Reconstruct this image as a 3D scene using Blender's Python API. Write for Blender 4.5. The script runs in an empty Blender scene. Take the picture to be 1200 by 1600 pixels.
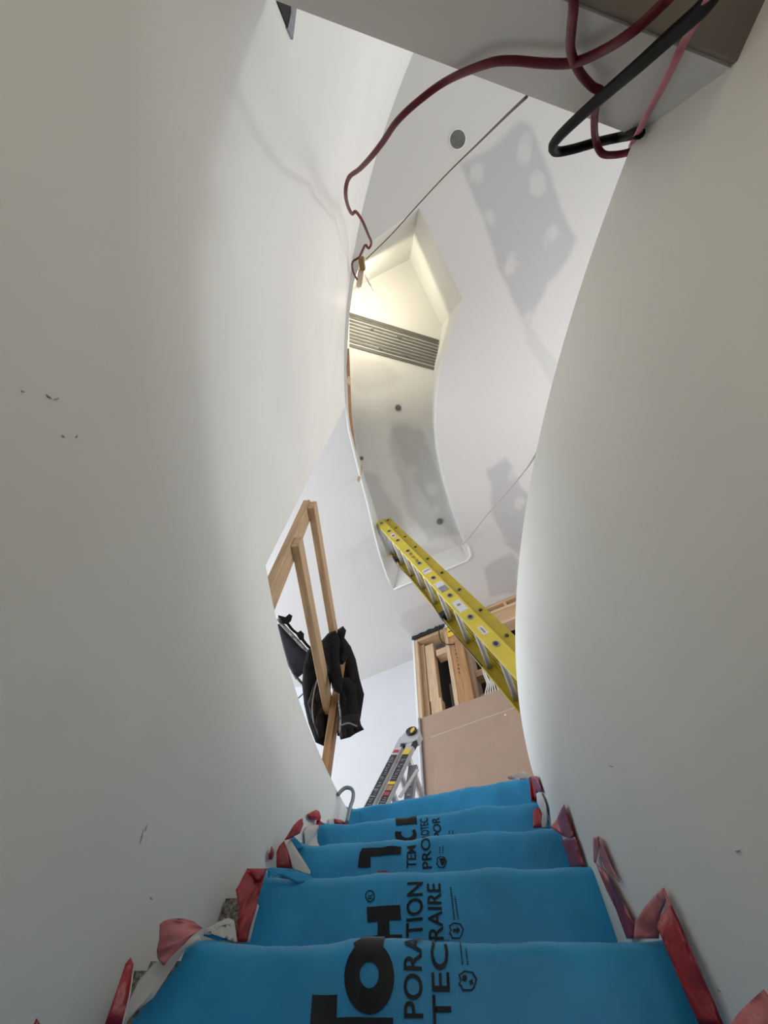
import bpy, bmesh, math, random
from mathutils import Vector, Matrix, noise
random.seed(7)
SC = bpy.context.scene
COL = SC.collection

# ------------------------------------------------------------------ camera
F = 700.0                                   # focal length in pixels of a 1200x1600 frame
_up = Vector((615 - 600, 800 - 482, -F)).normalized()
_fw = Vector((0, 0, -1)); _fw = (_fw - _up * _fw.dot(_up)).normalized()
_rt = _fw.cross(_up)
RM = Matrix((_rt, _fw, _up))                # camera axes -> world axes (x right, y forward, z up)
cd = bpy.data.cameras.new('camera'); cam = bpy.data.objects.new('camera', cd); COL.objects.link(cam)
cam.matrix_world = RM.to_4x4()              # the eye is the world origin
cd.sensor_fit = 'VERTICAL'; cd.sensor_height = 36.0; cd.lens = F / 1600 * 36; cd.clip_start = 0.02
SC.camera = cam

# ------------------------------------------------------------------ sky, lights, exposure
S = 1.15
H = 1.12 * S                                # upper floor level
HC = 3.5 * S                                # ceiling of the upper floor
SC.view_settings.view_transform = 'Standard'; SC.view_settings.look = 'None'
SC.view_settings.gamma = 1.0; SC.view_settings.use_curve_mapping = False
SC.view_settings.exposure = 0.0
wd = bpy.data.worlds.new('sky'); SC.world = wd; wd.use_nodes = True
bg = wd.node_tree.nodes['Background']; bg.inputs[0].default_value = (0.80, 0.88, 1.0, 1); bg.inputs[1].default_value = 1.0

def area(name, loc, target, sx, sy, power, color):
    l = bpy.data.lights.new(name, 'AREA'); l.shape = 'RECTANGLE'; l.size = sx; l.size_y = sy
    l.energy = power; l.color = color
    o = bpy.data.objects.new(name, l); COL.objects.link(o); o.location = loc
    o.rotation_euler = (Vector(target) - Vector(loc)).to_track_quat('-Z', 'Y').to_euler()
    return o
# daylight coming in through the openings of the upper floor (the small one is a light added to throw the cord's shadow)
area('cord_shadow_light', (4.1, -1.33, 2.6), (-0.3, -0.3, 2.2), 0.32, 0.4, 22, (0.96, 0.98, 1.0))
area('daylight_right', (4.25, 1.0, H + 1.5), (0.0, 0.8, H + 1.0), 2.6, 2.2, 47, (0.97, 0.985, 1.0))
area('daylight_left', (-3.4, 2.4, H + 1.0), (1.0, 2.4, H + 1.9), 2.8, 1.8, 120, (0.84, 0.91, 1.0))
# work lamp standing on the upper floor behind the right wall, aimed at the ceiling
area('floor_work_lamp', (1.9, 0.35, H + 0.9), (1.75, 0.35, HC), 0.3, 0.3, 12, (1.0, 0.99, 0.97))
# added fill for the dark well, unseen behind the photographer, shining straight down
area('well_fill_light', (0.52, -1.35, 0.94), (0.52, -1.35, 0.0), 0.6, 0.6, 11.0, (1.0, 0.96, 0.88))

# ------------------------------------------------------------------ geometry of the well
CX, CY = 3.673 * S, 0.376 * S               # centre of the curved stair
RI, RO = 3.29 * S, 4.024 * S                # inner and outer wall radius
def pol(r, deg, z=0.0):                     # deg grows going up the stair
    a = math.radians(deg); return Vector((CX - r * math.cos(a), CY + r * math.sin(a), z))
def ray(px, py): return RM @ Vector((px - 600, 800 - py, -F))
def U(px, py, z):                           # point of the photo on a level plane
    d = ray(px, py); return d * (z / d.z)
def D(px, py, dist):                        # at a horizontal distance from the eye
    d = ray(px, py); return d * (dist / math.hypot(d.x, d.y))
def UC(px, py, r):                          # on a cylinder about the stair centre
    d = ray(px, py); a = d.x**2 + d.y**2; b = -2 * (d.x*CX + d.y*CY); c = CX**2 + CY**2 - r*r
    q = math.sqrt(max(0, b*b - 4*a*c))
    t = [x for x in ((-b-q)/(2*a), (-b+q)/(2*a)) if x > 0]
    return d * min(t)
def angof(p): return math.degrees(math.atan2(p.y - CY, CX - p.x))
def project(p):
    c = RM.transposed() @ p; return 600 + F*c.x/-c.z, 800 - F*c.y/-c.z
FQ = U(645, 995, HC); _r = U(803, 930, HC)  # far framed wall: corner, direction, normal to the eye
FD = Vector((_r.x-FQ.x, _r.y-FQ.y, 0)).normalized(); FN = Vector((FD.y, -FD.x, 0))
def fw(a, z, off=0.0): return Vector((FQ.x, FQ.y, 0)) + FD*a + FN*off + Vector((0, 0, z))

# ------------------------------------------------------------------ materials
def mat(name, col, rough=0.6, var=0.0, scale=6.0, bump=0.0, bscale=60.0, metal=0.0, emit=None, stretch=None, col2=None, spec=0.5, alpha=1.0, trans=0.0):
    m = bpy.data.materials.new(name); m.use_nodes = True; nt = m.node_tree; N = nt.nodes; L = nt.links
    b = N['Principled BSDF']; b.inputs['Roughness'].default_value = rough; b.inputs['Metallic'].default_value = metal
    b.inputs['Specular IOR Level'].default_value = spec; b.inputs['Alpha'].default_value = alpha
    b.inputs['Transmission Weight'].default_value = trans
    tc = N.new('ShaderNodeTexCoord'); src = tc.outputs['Object']
    if stretch:
        mp = N.new('ShaderNodeMapping'); mp.inputs['Scale'].default_value = stretch; L.new(src, mp.inputs['Vector']); src = mp.outputs['Vector']
    nz = N.new('ShaderNodeTexNoise'); nz.inputs['Scale'].default_value = scale; nz.inputs['Detail'].default_value = 5; L.new(src, nz.inputs['Vector'])
    rp = N.new('ShaderNodeValToRGB'); rp.color_ramp.elements[0].position = 0.32; rp.color_ramp.elements[1].position = 0.68
    c2 = col2 or tuple(max(0, c*(1-var)) for c in col)
    rp.color_ramp.elements[0].color = (*c2, 1); rp.color_ramp.elements[1].color = (*col, 1)
    L.new(nz.outputs['Fac'], rp.inputs['Fac']); L.new(rp.outputs['Color'], b.inputs['Base Color'])
    if bump:
        n2 = N.new('ShaderNodeTexNoise'); n2.inputs['Scale'].default_value = bscale; n2.inputs['Detail'].default_value = 4; L.new(tc.outputs['Object'], n2.inputs['Vector'])
        bp = N.new('ShaderNodeBump'); bp.inputs['Strength'].default_value = bump; bp.inputs['Distance'].default_value = 0.01
        L.new(n2.outputs['Fac'], bp.inputs['Height']); L.new(bp.outputs['Normal'], b.inputs['Normal'])
    if emit:
        b.inputs['Emission Color'].default_value = (*emit[0], 1); b.inputs['Emission Strength'].default_value = emit[1]
    return m
def mat_attr(name, rough=0.8, bump=0.05):   # colour comes from the surface's own paint / mud / paper attribute
    m = mat(name, (1, 1, 1), rough, bump=bump, bscale=40); nt = m.node_tree
    a = nt.nodes.new('ShaderNodeVertexColor'); a.layer_name = 'paint'
    nt.links.new(a.outputs['Color'], nt.nodes['Principled BSDF'].inputs['Base Color']); return m
M = dict(
    wall=mat('wall_paint', (0.90, 0.88, 0.82), 0.55, 0.05, 2.2, 0.06, 30, spec=0.3),
    ceil=mat_attr('ceiling_drywall'),
    white=mat('primed_drywall', (0.82, 0.82, 0.80), 0.7, 0.03, 3, 0.05, 40),
    cavity=mat('cavity_dark', (0.02, 0.018, 0.016), 0.9),
    wood=mat('spruce_lumber', (0.62, 0.41, 0.23), 0.6, 0.32, 4.0, 0.12, 90, stretch=(1.2, 14, 14)),
    wood2=mat('fir_lumber', (0.50, 0.27, 0.12), 0.6, 0.35, 4.0, 0.12, 90, stretch=(1.2, 14, 14)),
    pale=mat('pale_lumber', (0.70, 0.50, 0.31), 0.6, 0.25, 4.0, 0.1, 90, stretch=(1.2, 14, 14)),
    board=mat('brown_fibreboard', (0.40, 0.28, 0.21), 0.75, 0.07, 7, 0.05, 50),
    edge=mat('board_edge', (0.62, 0.50, 0.42), 0.8, 0.2, 20),
    carpet=mat('speckled_carpet', (0.45, 0.41, 0.34), 0.95, 0, 130, 0.9, 160, col2=(0.06, 0.05, 0.04)),
    film=mat('blue_film', (0.022, 0.315, 0.62), 0.42, 0.2, 7, 0.14, 22, spec=0.35),
    felt=mat('white_felt_back', (0.62, 0.60, 0.57), 0.9, 0.15, 12, 0.1, 120),
    ink=mat('black_ink', (0.008, 0.010, 0.014), 0.42, 0.0, spec=0.22),
    redink=mat('red_ink', (0.20, 0.015, 0.02), 0.4),
    tape=mat('red_tape', (0.48, 0.02, 0.035), 0.28, 0.55, 16, 0.25, 45, spec=0.6),
    tapepale=mat('faded_red_tape', (0.60, 0.18, 0.20), 0.35, 0.35, 22, 0.25, 45),
    yellow=mat('yellow_fibreglass', (0.76, 0.61, 0.06), 0.42, 0.12, 9, 0.04, 60),
    yellow2=mat('yellow_fibreglass_dark', (0.50, 0.38, 0.015), 0.45, 0.15, 9),
    alu=mat('aluminium', (0.62, 0.62, 0.64), 0.33, 0.12, 14, metal=0.35),
    alu2=mat('dull_aluminium', (0.40, 0.40, 0.43), 0.5, 0.2, 14, metal=0.6),
    black=mat('black_plastic', (0.014, 0.014, 0.016), 0.4),
    labelw=mat('label_white', (0.75, 0.74, 0.76), 0.5, 0.1, 60),
    labelg=mat('label_grey', (0.30, 0.30, 0.34), 0.5, 0.3, 90),
    labely=mat('label_yellow', (0.80, 0.55, 0.04), 0.5),
    labelr=mat('label_red', (0.45, 0.04, 0.08), 0.5),
    labelk=mat('label_black', (0.015, 0.015, 0.017), 0.45),
    cloth=mat('black_cloth', (0.013, 0.012, 0.013), 0.8, 0.4, 14, 0.5, 70, spec=0.12),
    cloth2=mat('charcoal_cloth', (0.022, 0.018, 0.016), 0.75, 0.5, 18, 0.5, 80, spec=0.2),
    navy=mat('slate_cloth', (0.045, 0.052, 0.068), 0.75, 0.3, 14, 0.4, 70),
    trimc=mat('pale_trim', (0.45, 0.44, 0.42), 0.6, 0.85, 60),
    redcord=mat('red_rubber', (0.14, 0.008, 0.018), 0.5, 0.3, 40, spec=0.25),
    blackhose=mat('black_rubber', (0.004, 0.004, 0.0045), 0.55, 0.3, 30, spec=0.1),
    pink=mat('pink_ribbon', (0.55, 0.13, 0.19), 0.35, 0.4, 30),
    string=mat('brown_string', (0.16, 0.11, 0.08), 0.8),
    string2=mat('beige_string', (0.50, 0.44, 0.39), 0.8),
    whitewire=mat('white_cable', (0.72, 0.70, 0.66), 0.5),
    slat=mat('grey_slat', (0.11, 0.107, 0.098), 0.6, 0.2, 6),
    bulb=mat('lit_bulb', (1, 0.95, 0.85), 0.5, emit=((1.0, 0.90, 0.70), 14)),
    clip=mat('brown_clamp', (0.22, 0.13, 0.03), 0.6),
    canin=mat('galvanised_can', (0.17, 0.165, 0.16), 0.5, 0.4, 25),
    plastic=mat('black_sheet_plastic', (0.015, 0.016, 0.02), 0.22, 0.3, 20, 0.5, 40),
    clear=mat('white_tissue', (0.85, 0.84, 0.78), 0.7),
    steel=mat('grey_conduit', (0.24, 0.27, 0.29), 0.4, metal=0.3),
    scuff=mat('scuff_grey', (0.36, 0.36, 0.38), 0.8),
    duct=mat('grey_duct', (0.22, 0.21, 0.21), 0.6, 0.3, 8),
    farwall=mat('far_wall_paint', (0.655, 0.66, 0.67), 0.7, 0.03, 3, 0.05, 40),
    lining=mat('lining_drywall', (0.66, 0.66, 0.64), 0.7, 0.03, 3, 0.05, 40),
    underside=mat('shaded_underside', (0.21, 0.185, 0.15), 0.85, 0.12, 5, 0.05, 50),  # shade under the slab is put into this brown
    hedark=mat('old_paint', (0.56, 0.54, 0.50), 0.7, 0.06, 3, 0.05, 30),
)

# ------------------------------------------------------------------ mesh helpers
class MB:
    def __init__(s): s.v = []; s.f = []
    def add(s, vs, fs):
        o = len(s.v); s.v += [Vector(v) for v in vs]; s.f += [tuple(i+o for i in f) for f in fs]; return s
    def obox(s, c, x, y, z):                # centre and three half-axis vectors
        vs = [c + x*a + y*b + z*d for a in (-1, 1) for b in (-1, 1) for d in (-1, 1)]
        return s.add(vs, [(0,1,3,2), (4,6,7,5), (0,4,5,1), (2,3,7,6), (0,2,6,4), (1,5,7,3)])
    def prism(s, poly, ext):                # closed polygon swept along ext
        n = len(poly); vs = list(poly) + [p + ext for p in poly]
        return s.add(vs, [tuple(range(n))[::-1], tuple(range(n, 2*n))] + [(i, (i+1) % n, n+(i+1) % n, n+i) for i in range(n)])
    def grid(s, rows, close=False):
        n = len(rows[0]); m = len(rows); vs = [p for r in rows for p in r]; fs = []
        for j in range(m-1):
            for i in range(n if close else n-1): fs.append((j*n+i, j*n+(i+1) % n, (j+1)*n+(i+1) % n, (j+1)*n+i))
        return s.add(vs, fs)
    def tube(s, pts, r, n=8, cap=True, flat=1.0):
        pts = [Vector(p) for p in pts]; rows = []; prev = None
        for i, p in enumerate(pts):
            t = (pts[min(i+1, len(pts)-1)] - pts[max(i-1, 0)]).normalized()
            if prev is None: prev = t.orthogonal().normalized()
            a = (prev - t*prev.dot(t)).normalized(); b = t.cross(a); prev = a
            rr = r[i] if isinstance(r, (list, tuple)) else r
            rows.append([p + a*(rr*math.cos(k*2*math.pi/n)) + b*(rr*flat*math.sin(k*2*math.pi/n)) for k in range(n)])
        o = len(s.v); s.grid(rows, True)
        if cap: s.f.append(tuple(o+k for k in range(n))[::-1]); s.f.append(tuple(o+(len(pts)-1)*n+k for k in range(n)))
        return s
    def disc(s, c, nrm, r, h, n=16, ry=None, ax=None):
        nrm = nrm.normalized(); a = (ax or nrm.orthogonal()).normalized(); b = nrm.cross(a); ry = ry or r
        return s.prism([c + a*(r*math.cos(k*2*math.pi/n)) + b*(ry*math.sin(k*2*math.pi/n)) for k in range(n)], nrm*h)
    def ball(s, c, r, n=12):
        rows = [[c + Vector((r*math.sin(t)*math.cos(p), r*math.sin(t)*math.sin(p), r*math.cos(t))) for p in [k*2*math.pi/n for k in range(n)]] for t in [0.03+j*(math.pi-0.06)/8 for j in range(9)]]
        return s.grid(rows, True)
    def build(s, name, m, parent=None, smooth=False, **props):
        off = parent.matrix_basis.translation.copy() if parent and not parent.parent else Vector()
        if parent and parent.parent: off = parent.parent.matrix_basis.translation.copy() + parent.matrix_basis.translation
        me = bpy.data.meshes.new(name); me.from_pydata([tuple(v-off) for v in s.v], [], s.f)
        bm = bmesh.new(); bm.from_mesh(me); bmesh.ops.recalc_face_normals(bm, faces=bm.faces); bm.to_mesh(me); bm.free()
        me.materials.append(m if not isinstance(m, str) else M[m])
        if smooth: me.polygons.foreach_set('use_smooth', [True]*len(me.polygons))
        o = bpy.data.objects.new(name, me); COL.objects.link(o)
        if parent: o.parent = parent
        for k, v in props.items(): o[k] = v
        return o
def smooth_path(pts, n=8):                  # Catmull-Rom through the points
    P = [Vector(p) for p in pts]; P = [P[0]*2-P[1]] + P + [P[-1]*2-P[-2]]; out = []
    for i in range(1, len(P)-2):
        a, b, c, d = P[i-1:i+3]
        for k in range(n):
            t = k/n; out.append(0.5*((2*b) + (c-a)*t + (2*a-5*b+4*c-d)*t*t + (3*b-a-3*c+d)*t**3))
    return out + [P[-2]]
def thing(name, label, cat, loc=(0, 0, 0), group=None):
    o = bpy.data.objects.new(name, None); COL.objects.link(o); o.location = loc; o.empty_display_size = 0.05
    o['label'] = label; o['category'] = cat
    if group: o['group'] = group
    return o
def tag(o, label, cat, group=None):
    o['label'] = label; o['category'] = cat
    if group: o['group'] = group
    return o
def setting(name, loc=(0, 0, 0)):
    o = bpy.data.objects.new(name, None); COL.objects.link(o); o.location = loc; o['kind'] = 'structure'; o.empty_display_size = 0.05; return o
def lumber(name, p0, p1, wdir, w, t, m, parent=None, bev=0.0025, **props):  # a stick of wood: centre line, face width along wdir, thickness
    p0, p1 = Vector(p0), Vector(p1); x = (p1-p0).normalized(); y = (Vector(wdir) - x*x.dot(Vector(wdir))).normalized(); z = x.cross(y)
    L = (p1-p0).length; bm = bmesh.new(); bmesh.ops.create_cube(bm, size=1.0)
    for v in bm.verts: v.co = Vector((v.co.x*L, v.co.y*w, v.co.z*t))
    bmesh.ops.bevel(bm, geom=list(bm.edges), offset=min(bev, t/4), segments=1, affect='EDGES')
    me = bpy.data.meshes.new(name); bm.to_mesh(me); bm.free(); me.materials.append(M[m])
    o = bpy.data.objects.new(name, me); COL.objects.link(o)
    Mx = Matrix((x, y, z)).transposed().to_4x4(); Mx.translation = (p0+p1)/2
    if parent: o.parent = parent; Mx.translation = Mx.translation - parent.matrix_basis.translation
    o.matrix_basis = Mx
    for k, v in props.items(): o[k] = v
    return o
def nz(p, s=1.0, seed=0.0): return noise.noise(Vector((p[0]*s+seed, p[1]*s-seed*0.7, p[2]*s+seed*1.3)))
def polyin(x, y, poly):
    c = False; j = len(poly)-1
    for i in range(len(poly)):
        if (poly[i][1] > y) != (poly[j][1] > y) and x < (poly[j][0]-poly[i][0])*(y-poly[i][1])/(poly[j][1]-poly[i][1])+poly[i][0]: c = not c
        j = i
    return c
def pdist(x, y, poly):
    best = 9
    for i in range(len(poly)):
        ax, ay = poly[i-1][:2]; bx, by = poly[i][:2]; dx, dy = bx-ax, by-ay
        t = max(0, min(1, ((x-ax)*dx+(y-ay)*dy)/(dx*dx+dy*dy+1e-12))); best = min(best, math.hypot(x-ax-t*dx, y-ay-t*dy))
    return best

# ================================================================== STRUCTURE
def arcwall(name, r0, r1, spans, m='wall'):  # spans: (deg0, deg1, z0, z1)
    mb = MB()
    for d0, d1, z0, z1 in spans:
        n = max(2, int(abs(d1-d0)/0.9)); prof = []
        zs = [z0 + (z1-z0)*k/8 for k in range(9)]
        ring = [(r0, z) for z in zs] + [(r1, z) for z in reversed(zs)]
        rows = [[pol(r, d0+(d1-d0)*i/n, z) for r, z in ring] for i in range(n+1)]
        o = len(mb.v); mb.grid(rows, True); q = len(ring)
        mb.f.append(tuple(o+k for k in range(q))); mb.f.append(tuple(o+n*q+k for k in range(q))[::-1])
    return mb
ZB = -1.75                                   # lower floor
WEND = 4.6                                   # where the tall part of the left wall stops
wl = arcwall('wall_left', RO, RO+0.13, [(-50, WEND, ZB, HC+.10), (WEND, 30, ZB, H)]).build('wall_left', 'wall', smooth=False, kind='structure')
wr = arcwall('wall_right', RI, RI-0.13, [(-50, 23.5, ZB, H)]).build('wall_right', 'wall', kind='structure')
for o in (wl, wr):
    bm = bmesh.new(); bm.from_mesh(o.data)
    for f in bm.faces: f.smooth = True
    for e in bm.edges:
        if len(e.link_faces) == 2 and e.calc_face_angle(0) > 0.5: e.smooth = False
    bm.to_mesh(o.data); bm.free()

# floor slab edge over the lower flight (its face, its underside)
ha, hb = U(455, 10, H), U(985, 210, H)
hx = (hb-ha).normalized(); hl = ha - hx*0.35; hr = hb + hx*0.25; back = Vector((hx.y, -hx.x, 0))
ZS = 0.845*S
MB().prism([Vector((p.x, p.y, ZS)) for p in (hl, hr, hr+back*3.0, hl+back*3.0)], Vector((0, 0, H-ZS))).build('floor_landing', 'hedark', kind='structure')

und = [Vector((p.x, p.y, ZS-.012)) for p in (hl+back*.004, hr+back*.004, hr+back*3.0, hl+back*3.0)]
MB().prism(und, Vector((0, 0, .011))).build('ceiling_lower', 'underside', kind='structure')  # thin panel whose dark colour stands in for the underside's shade
# floors
mb = MB(); mb.prism([Vector((-3.6, -4.0, ZB-0.1)), Vector((5.5, -4.0, ZB-0.1)), Vector((5.5, 5, ZB-0.1)), Vector((-3.6, 5, ZB-0.1))], Vector((0, 0, 0.1)))
mb.build('floor_lower', 'hedark', kind='structure')
def annulus(r0, r1, d0, d1, z0, z1):
    return arcwall('', r0, r1, [(d0, d1, z0, z1)])
mb = annulus(0.3, RI-0.13, -45, 75, H-0.25, H)
mb2 = annulus(RO+0.13, RO+3.2, WEND-8, 62, H-0.25, H); mb.add(mb2.v, mb2.f)
mb2 = annulus(RI-0.13, RO+0.13, 30, 62, H-0.25, H); mb.add(mb2.v, mb2.f)
mb.build('floor', 'edge', kind='structure')

# ---- ceiling with the curved opening of the next flight
rim_px = [(575,382), (615,353), (655,325), (690,397), (722,465), (713,492), (703,525), (694,556), (686,590), (682,630), (681,665), (684,700), (691,735), (700,768), (712,805), (722,833), (731,853), (735,868), (730,875),
          (700,888), (672,898), (640,910), (615,920), (605,900), (592,860), (582,820), (574,785), (563,745), (553,705), (545,672), (541,640), (541,590), (543,540), (546,490), (552,445), (563,408)]
rim = [U(x, y, HC) for x, y in rim_px]
rim2 = [(p.x, p.y) for p in rim]
grey = [  # bare grey board areas between the mudded joints (outlines on the ceiling), strength
    ([(722,258),(752,238),(815,188),(832,200),(855,262),(880,330),(898,372),(885,405),(840,480),(822,512),(800,465),(780,420),(756,345)], 0.55),
    ([(760,735),(790,718),(815,760),(835,780),(812,870),(790,850),(770,800)], 0.55),
    ([(757,888),(800,862),(812,880),(803,925),(766,932)], 0.5),
    ([(800,470),(835,520),(870,565),(900,600),(870,610),(826,540)], 0.22),
    ([(625,958),(690,935),(700,950),(690,975),(640,990),(628,975)], 0.25)]
grey = [([tuple(U(x, y, HC)[:2]) for x, y in pl], s) for pl, s in grey]
mud = [tuple(U(x, y, HC)[:2]) + (r,) for x, y, r in [(745,278,.09),(818,235,.08),(838,290,.09),(768,335,.08),(866,370,.085),(798,412,.10),(824,500,.06),(800,740,.09),(812,790,.08),(880,445,.08),(790,845,.05)]]
def ceilcol(x, y):
    n1 = nz((x, y, 0), 3.0, 3)*0.03; n2 = nz((x, y, 0), 9.0, 5)*0.012; g = 0.0
    for pl, s in grey:
        d = pdist(x, y, pl) * (1 if polyin(x, y, pl) else -1); g = max(g, s*max(0, min(1, (d+n1+n2)/0.03+0.5)))
    for mx, my, r in mud:
        d = math.hypot((x-mx)*1.35, y-my)+n1*2.6+n2*6+nz((x, y, 2), 22, 9)*.03; g *= 1 - 0.7*max(0, min(1, (r-d)/0.045))
    b = 0.64+nz((x, y, 1), 1.3, 8)*0.02
    return (b*(1-g*0.42), (b-.01)*(1-g*0.41), (b-0.025)*(1-g*0.36), 1)
def paint(o, fn):
    me = o.data; at = me.color_attributes.new('paint', 'FLOAT_COLOR', 'POINT')
    buf = []
    for v in me.vertices: buf += fn(*v.co)
    at.data.foreach_set('color', buf)
# fine sheet: triangulated grid with the hole cut out exactly along the rim
def holed_sheet(x0, x1, y0, y1, step, z, hole):
    bm = bmesh.new(); nx = int((x1-x0)/step); ny = int((y1-y0)/step)
    vs = [[None]*(nx+1) for _ in range(ny+1)]
    def V(i, j):
        if vs[j][i] is None: vs[j][i] = bm.verts.new((x0+i*step, y0+j*step, z))
        return vs[j][i]
    inside = lambda x, y: polyin(x, y, hole)
    for j in range(ny):
        for i in range(nx):
            cs = [(x0+(i+a)*step, y0+(j+b)*step) for a, b in ((0,0),(1,0),(1,1),(0,1))]
            if any(inside(*c) or pdist(*c, hole) < step*0.75 for c in cs): continue
            bm.faces.new((V(i,j), V(i+1,j), V(i+1,j+1), V(i,j+1)))
    # the gap between the stepped cut and the rim is filled by a triangulated ring
    be = [e for e in bm.edges if len(e.link_faces) == 1 and all(x0+1e-4 < v.co.x < x1-step*0.5 and y0+1e-4 < v.co.y < y1-step*0.5 for v in e.verts)]
    hv = [bm.verts.new((x, y, z)) for x, y in hole]
    he = [bm.edges.new((hv[i-1], hv[i])) for i in range(len(hv))]
    bmesh.ops.triangle_fill(bm, use_beauty=True, edges=be+he, normal=(0, 0, -1))
    for f in [f for f in bm.faces if inside(*f.calc_center_median()[:2]) and all(v in hv for v in f.verts)]: bm.faces.remove(f)
    return bm
X0, X1, Y0, Y1 = -3.6, 4.4, -3.6, 4.2
step = 0.025
xa, xb, ya, yb = -0.9, 2.0, -1.9, 3.75
bm = holed_sheet(xa, xb, ya, yb, step, HC, rim2)
xb2 = xa+int((xb-xa)/step)*step; yb2 = ya+int((yb-ya)/step)*step
for q in [((X0,Y0),(X1,Y0),(X1,ya),(X0,ya)), ((X0,yb2),(X1,yb2),(X1,Y1),(X0,Y1)), ((X0,ya),(xa,ya),(xa,yb2),(X0,yb2)), ((xb2,ya),(X1,ya),(X1,yb2),(xb2,yb2))]:
    bm.faces.new([bm.verts.new((x, y, HC)) for x, y in q])
me = bpy.data.meshes.new('ceiling'); bm.to_mesh(me); bm.free(); me.materials.append(M['ceil'])
ceiling = bpy.data.objects.new('ceiling', me); COL.objects.link(ceiling); ceiling['kind'] = 'structure'
paint(ceiling, lambda x, y, z: ceilcol(x, y))

# ---- shaft above the opening and the sloping soffit of the next flight
def zsoff(y): return HC + 0.10 + max(0.0, (2.26-y))*0.36
def soff(px, py, lift=0.0):                  # photo point on the sloping soffit
    d = ray(px, py); t = (HC+0.10+2.26*0.36-lift)/(d.z+0.36*d.y); p = d*t
    if p.y > 2.26: p = d*((HC+0.10-lift)/d.z)
    return p
in_px = [(560,447), (603,424), (640,405), (666,460), (690,510), (688,527), (685,545), (680,565), (676,590), (674,630), (675,665), (679,700), (686,735), (696,770), (708,805), (716,828), (722,843), (724,848), (721,850),
         (700,858), (672,869), (640,882), (622,889), (612,868), (601,840), (590,812), (581,780), (570,745), (560,705), (553,672), (550,645), (546,610), (538,560), (530,520), (526,495), (528,475), (540,460)]
inner = [soff(x, y) for x, y in in_px]
n = len(rim); shaft = setting('wall_shaft')
mb = MB(); lip = [p + Vector((0, 0, 0.03)) for p in rim]
mid = [rim[i].lerp(inner[i], 0.5) for i in range(n)]
mb.grid([rim, mid, inner], True)
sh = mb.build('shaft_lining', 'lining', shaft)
# sharp corners stay sharp, the curve is smooth
for f in sh.data.polygons: f.use_smooth = False
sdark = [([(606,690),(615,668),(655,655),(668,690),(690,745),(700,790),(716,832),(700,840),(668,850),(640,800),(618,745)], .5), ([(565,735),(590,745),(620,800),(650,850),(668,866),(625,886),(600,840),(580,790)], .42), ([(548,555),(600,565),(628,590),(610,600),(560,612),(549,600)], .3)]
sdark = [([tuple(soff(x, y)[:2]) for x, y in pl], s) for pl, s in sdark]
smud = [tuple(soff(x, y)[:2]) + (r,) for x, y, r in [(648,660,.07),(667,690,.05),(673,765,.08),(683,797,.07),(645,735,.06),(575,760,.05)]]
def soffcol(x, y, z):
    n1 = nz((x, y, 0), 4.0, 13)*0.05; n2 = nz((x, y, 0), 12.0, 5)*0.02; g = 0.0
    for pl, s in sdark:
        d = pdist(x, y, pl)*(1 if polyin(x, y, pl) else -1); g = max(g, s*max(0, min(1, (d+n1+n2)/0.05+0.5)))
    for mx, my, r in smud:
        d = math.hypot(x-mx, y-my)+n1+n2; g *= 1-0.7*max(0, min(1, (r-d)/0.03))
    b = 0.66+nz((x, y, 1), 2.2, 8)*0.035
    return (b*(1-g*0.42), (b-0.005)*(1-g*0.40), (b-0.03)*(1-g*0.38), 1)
bm = bmesh.new(); inn2 = [(p.x, p.y) for p in inner]
def seg_sheet(poly, step):
    xs = [p[0] for p in poly]; ys = [p[1] for p in poly]; x0, y0 = min(xs), min(ys)
    nx = int((max(xs)-x0)/step)+2; ny = int((max(ys)-y0)/step)+2; vs = {}
    def V(i, j):
        if (i, j) not in vs: vs[(i, j)] = bm.verts.new((x0+i*step, y0+j*step, zsoff(y0+j*step)))
        return vs[(i, j)]
    for j in range(-2, ny+2):
        for i in range(-2, nx+2):
            cx, cy = x0+(i+.5)*step, y0+(j+.5)*step
            if polyin(cx, cy, poly) or pdist(cx, cy, poly) < step*1.2: bm.faces.new((V(i,j), V(i+1,j), V(i+1,j+1), V(i,j+1)))
seg_sheet(inn2, 0.03)
for v in bm.verts: v.co.z += 0.004
me = bpy.data.meshes.new('ceiling_soffit'); bm.to_mesh(me); bm.free(); me.materials.append(M['ceil'])
so = bpy.data.objects.new('ceiling_soffit', me); COL.objects.link(so); so['kind'] = 'structure'; paint(so, soffcol)
# plywood edge left bare along the outer side of the opening
lumb = [(543,545), (545,600), (547,650), (552,690), (558,730), (562,752)]
mb = MB(); a = [UC(x, y, RO-0.012) for x, y in lumb]
mb.tube(a, 0.020, 4, flat=0.4)
mb.build('plywood_edge', 'wood2', shaft)
mb = MB().tube([UC(560,752,RO-.03), UC(563,740,RO-.035), UC(565,728,RO-.04)], 0.016, 4, flat=.5).build('plywood_edge', 'wood', shaft)
mb = MB().tube([UC(544,600,RO-.03), UC(546,590,RO-.035)], 0.018, 4, flat=.5).build('plywood_edge', 'pale', shaft)

# corner bead round the far end of the opening
bead = [rim[i] + Vector((0, 0, -0.008)) for i in (16, 17, 18, 19, 20, 21, 22)]
MB().tube(bead, 0.011, 6).build('corner_bead', 'white', shaft, True)
bead = [rim[i] + Vector((0, 0, -0.006)) for i in range(22, 31)]
MB().tube(bead, 0.009, 6).build('corner_bead', 'white', shaft, True)

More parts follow.
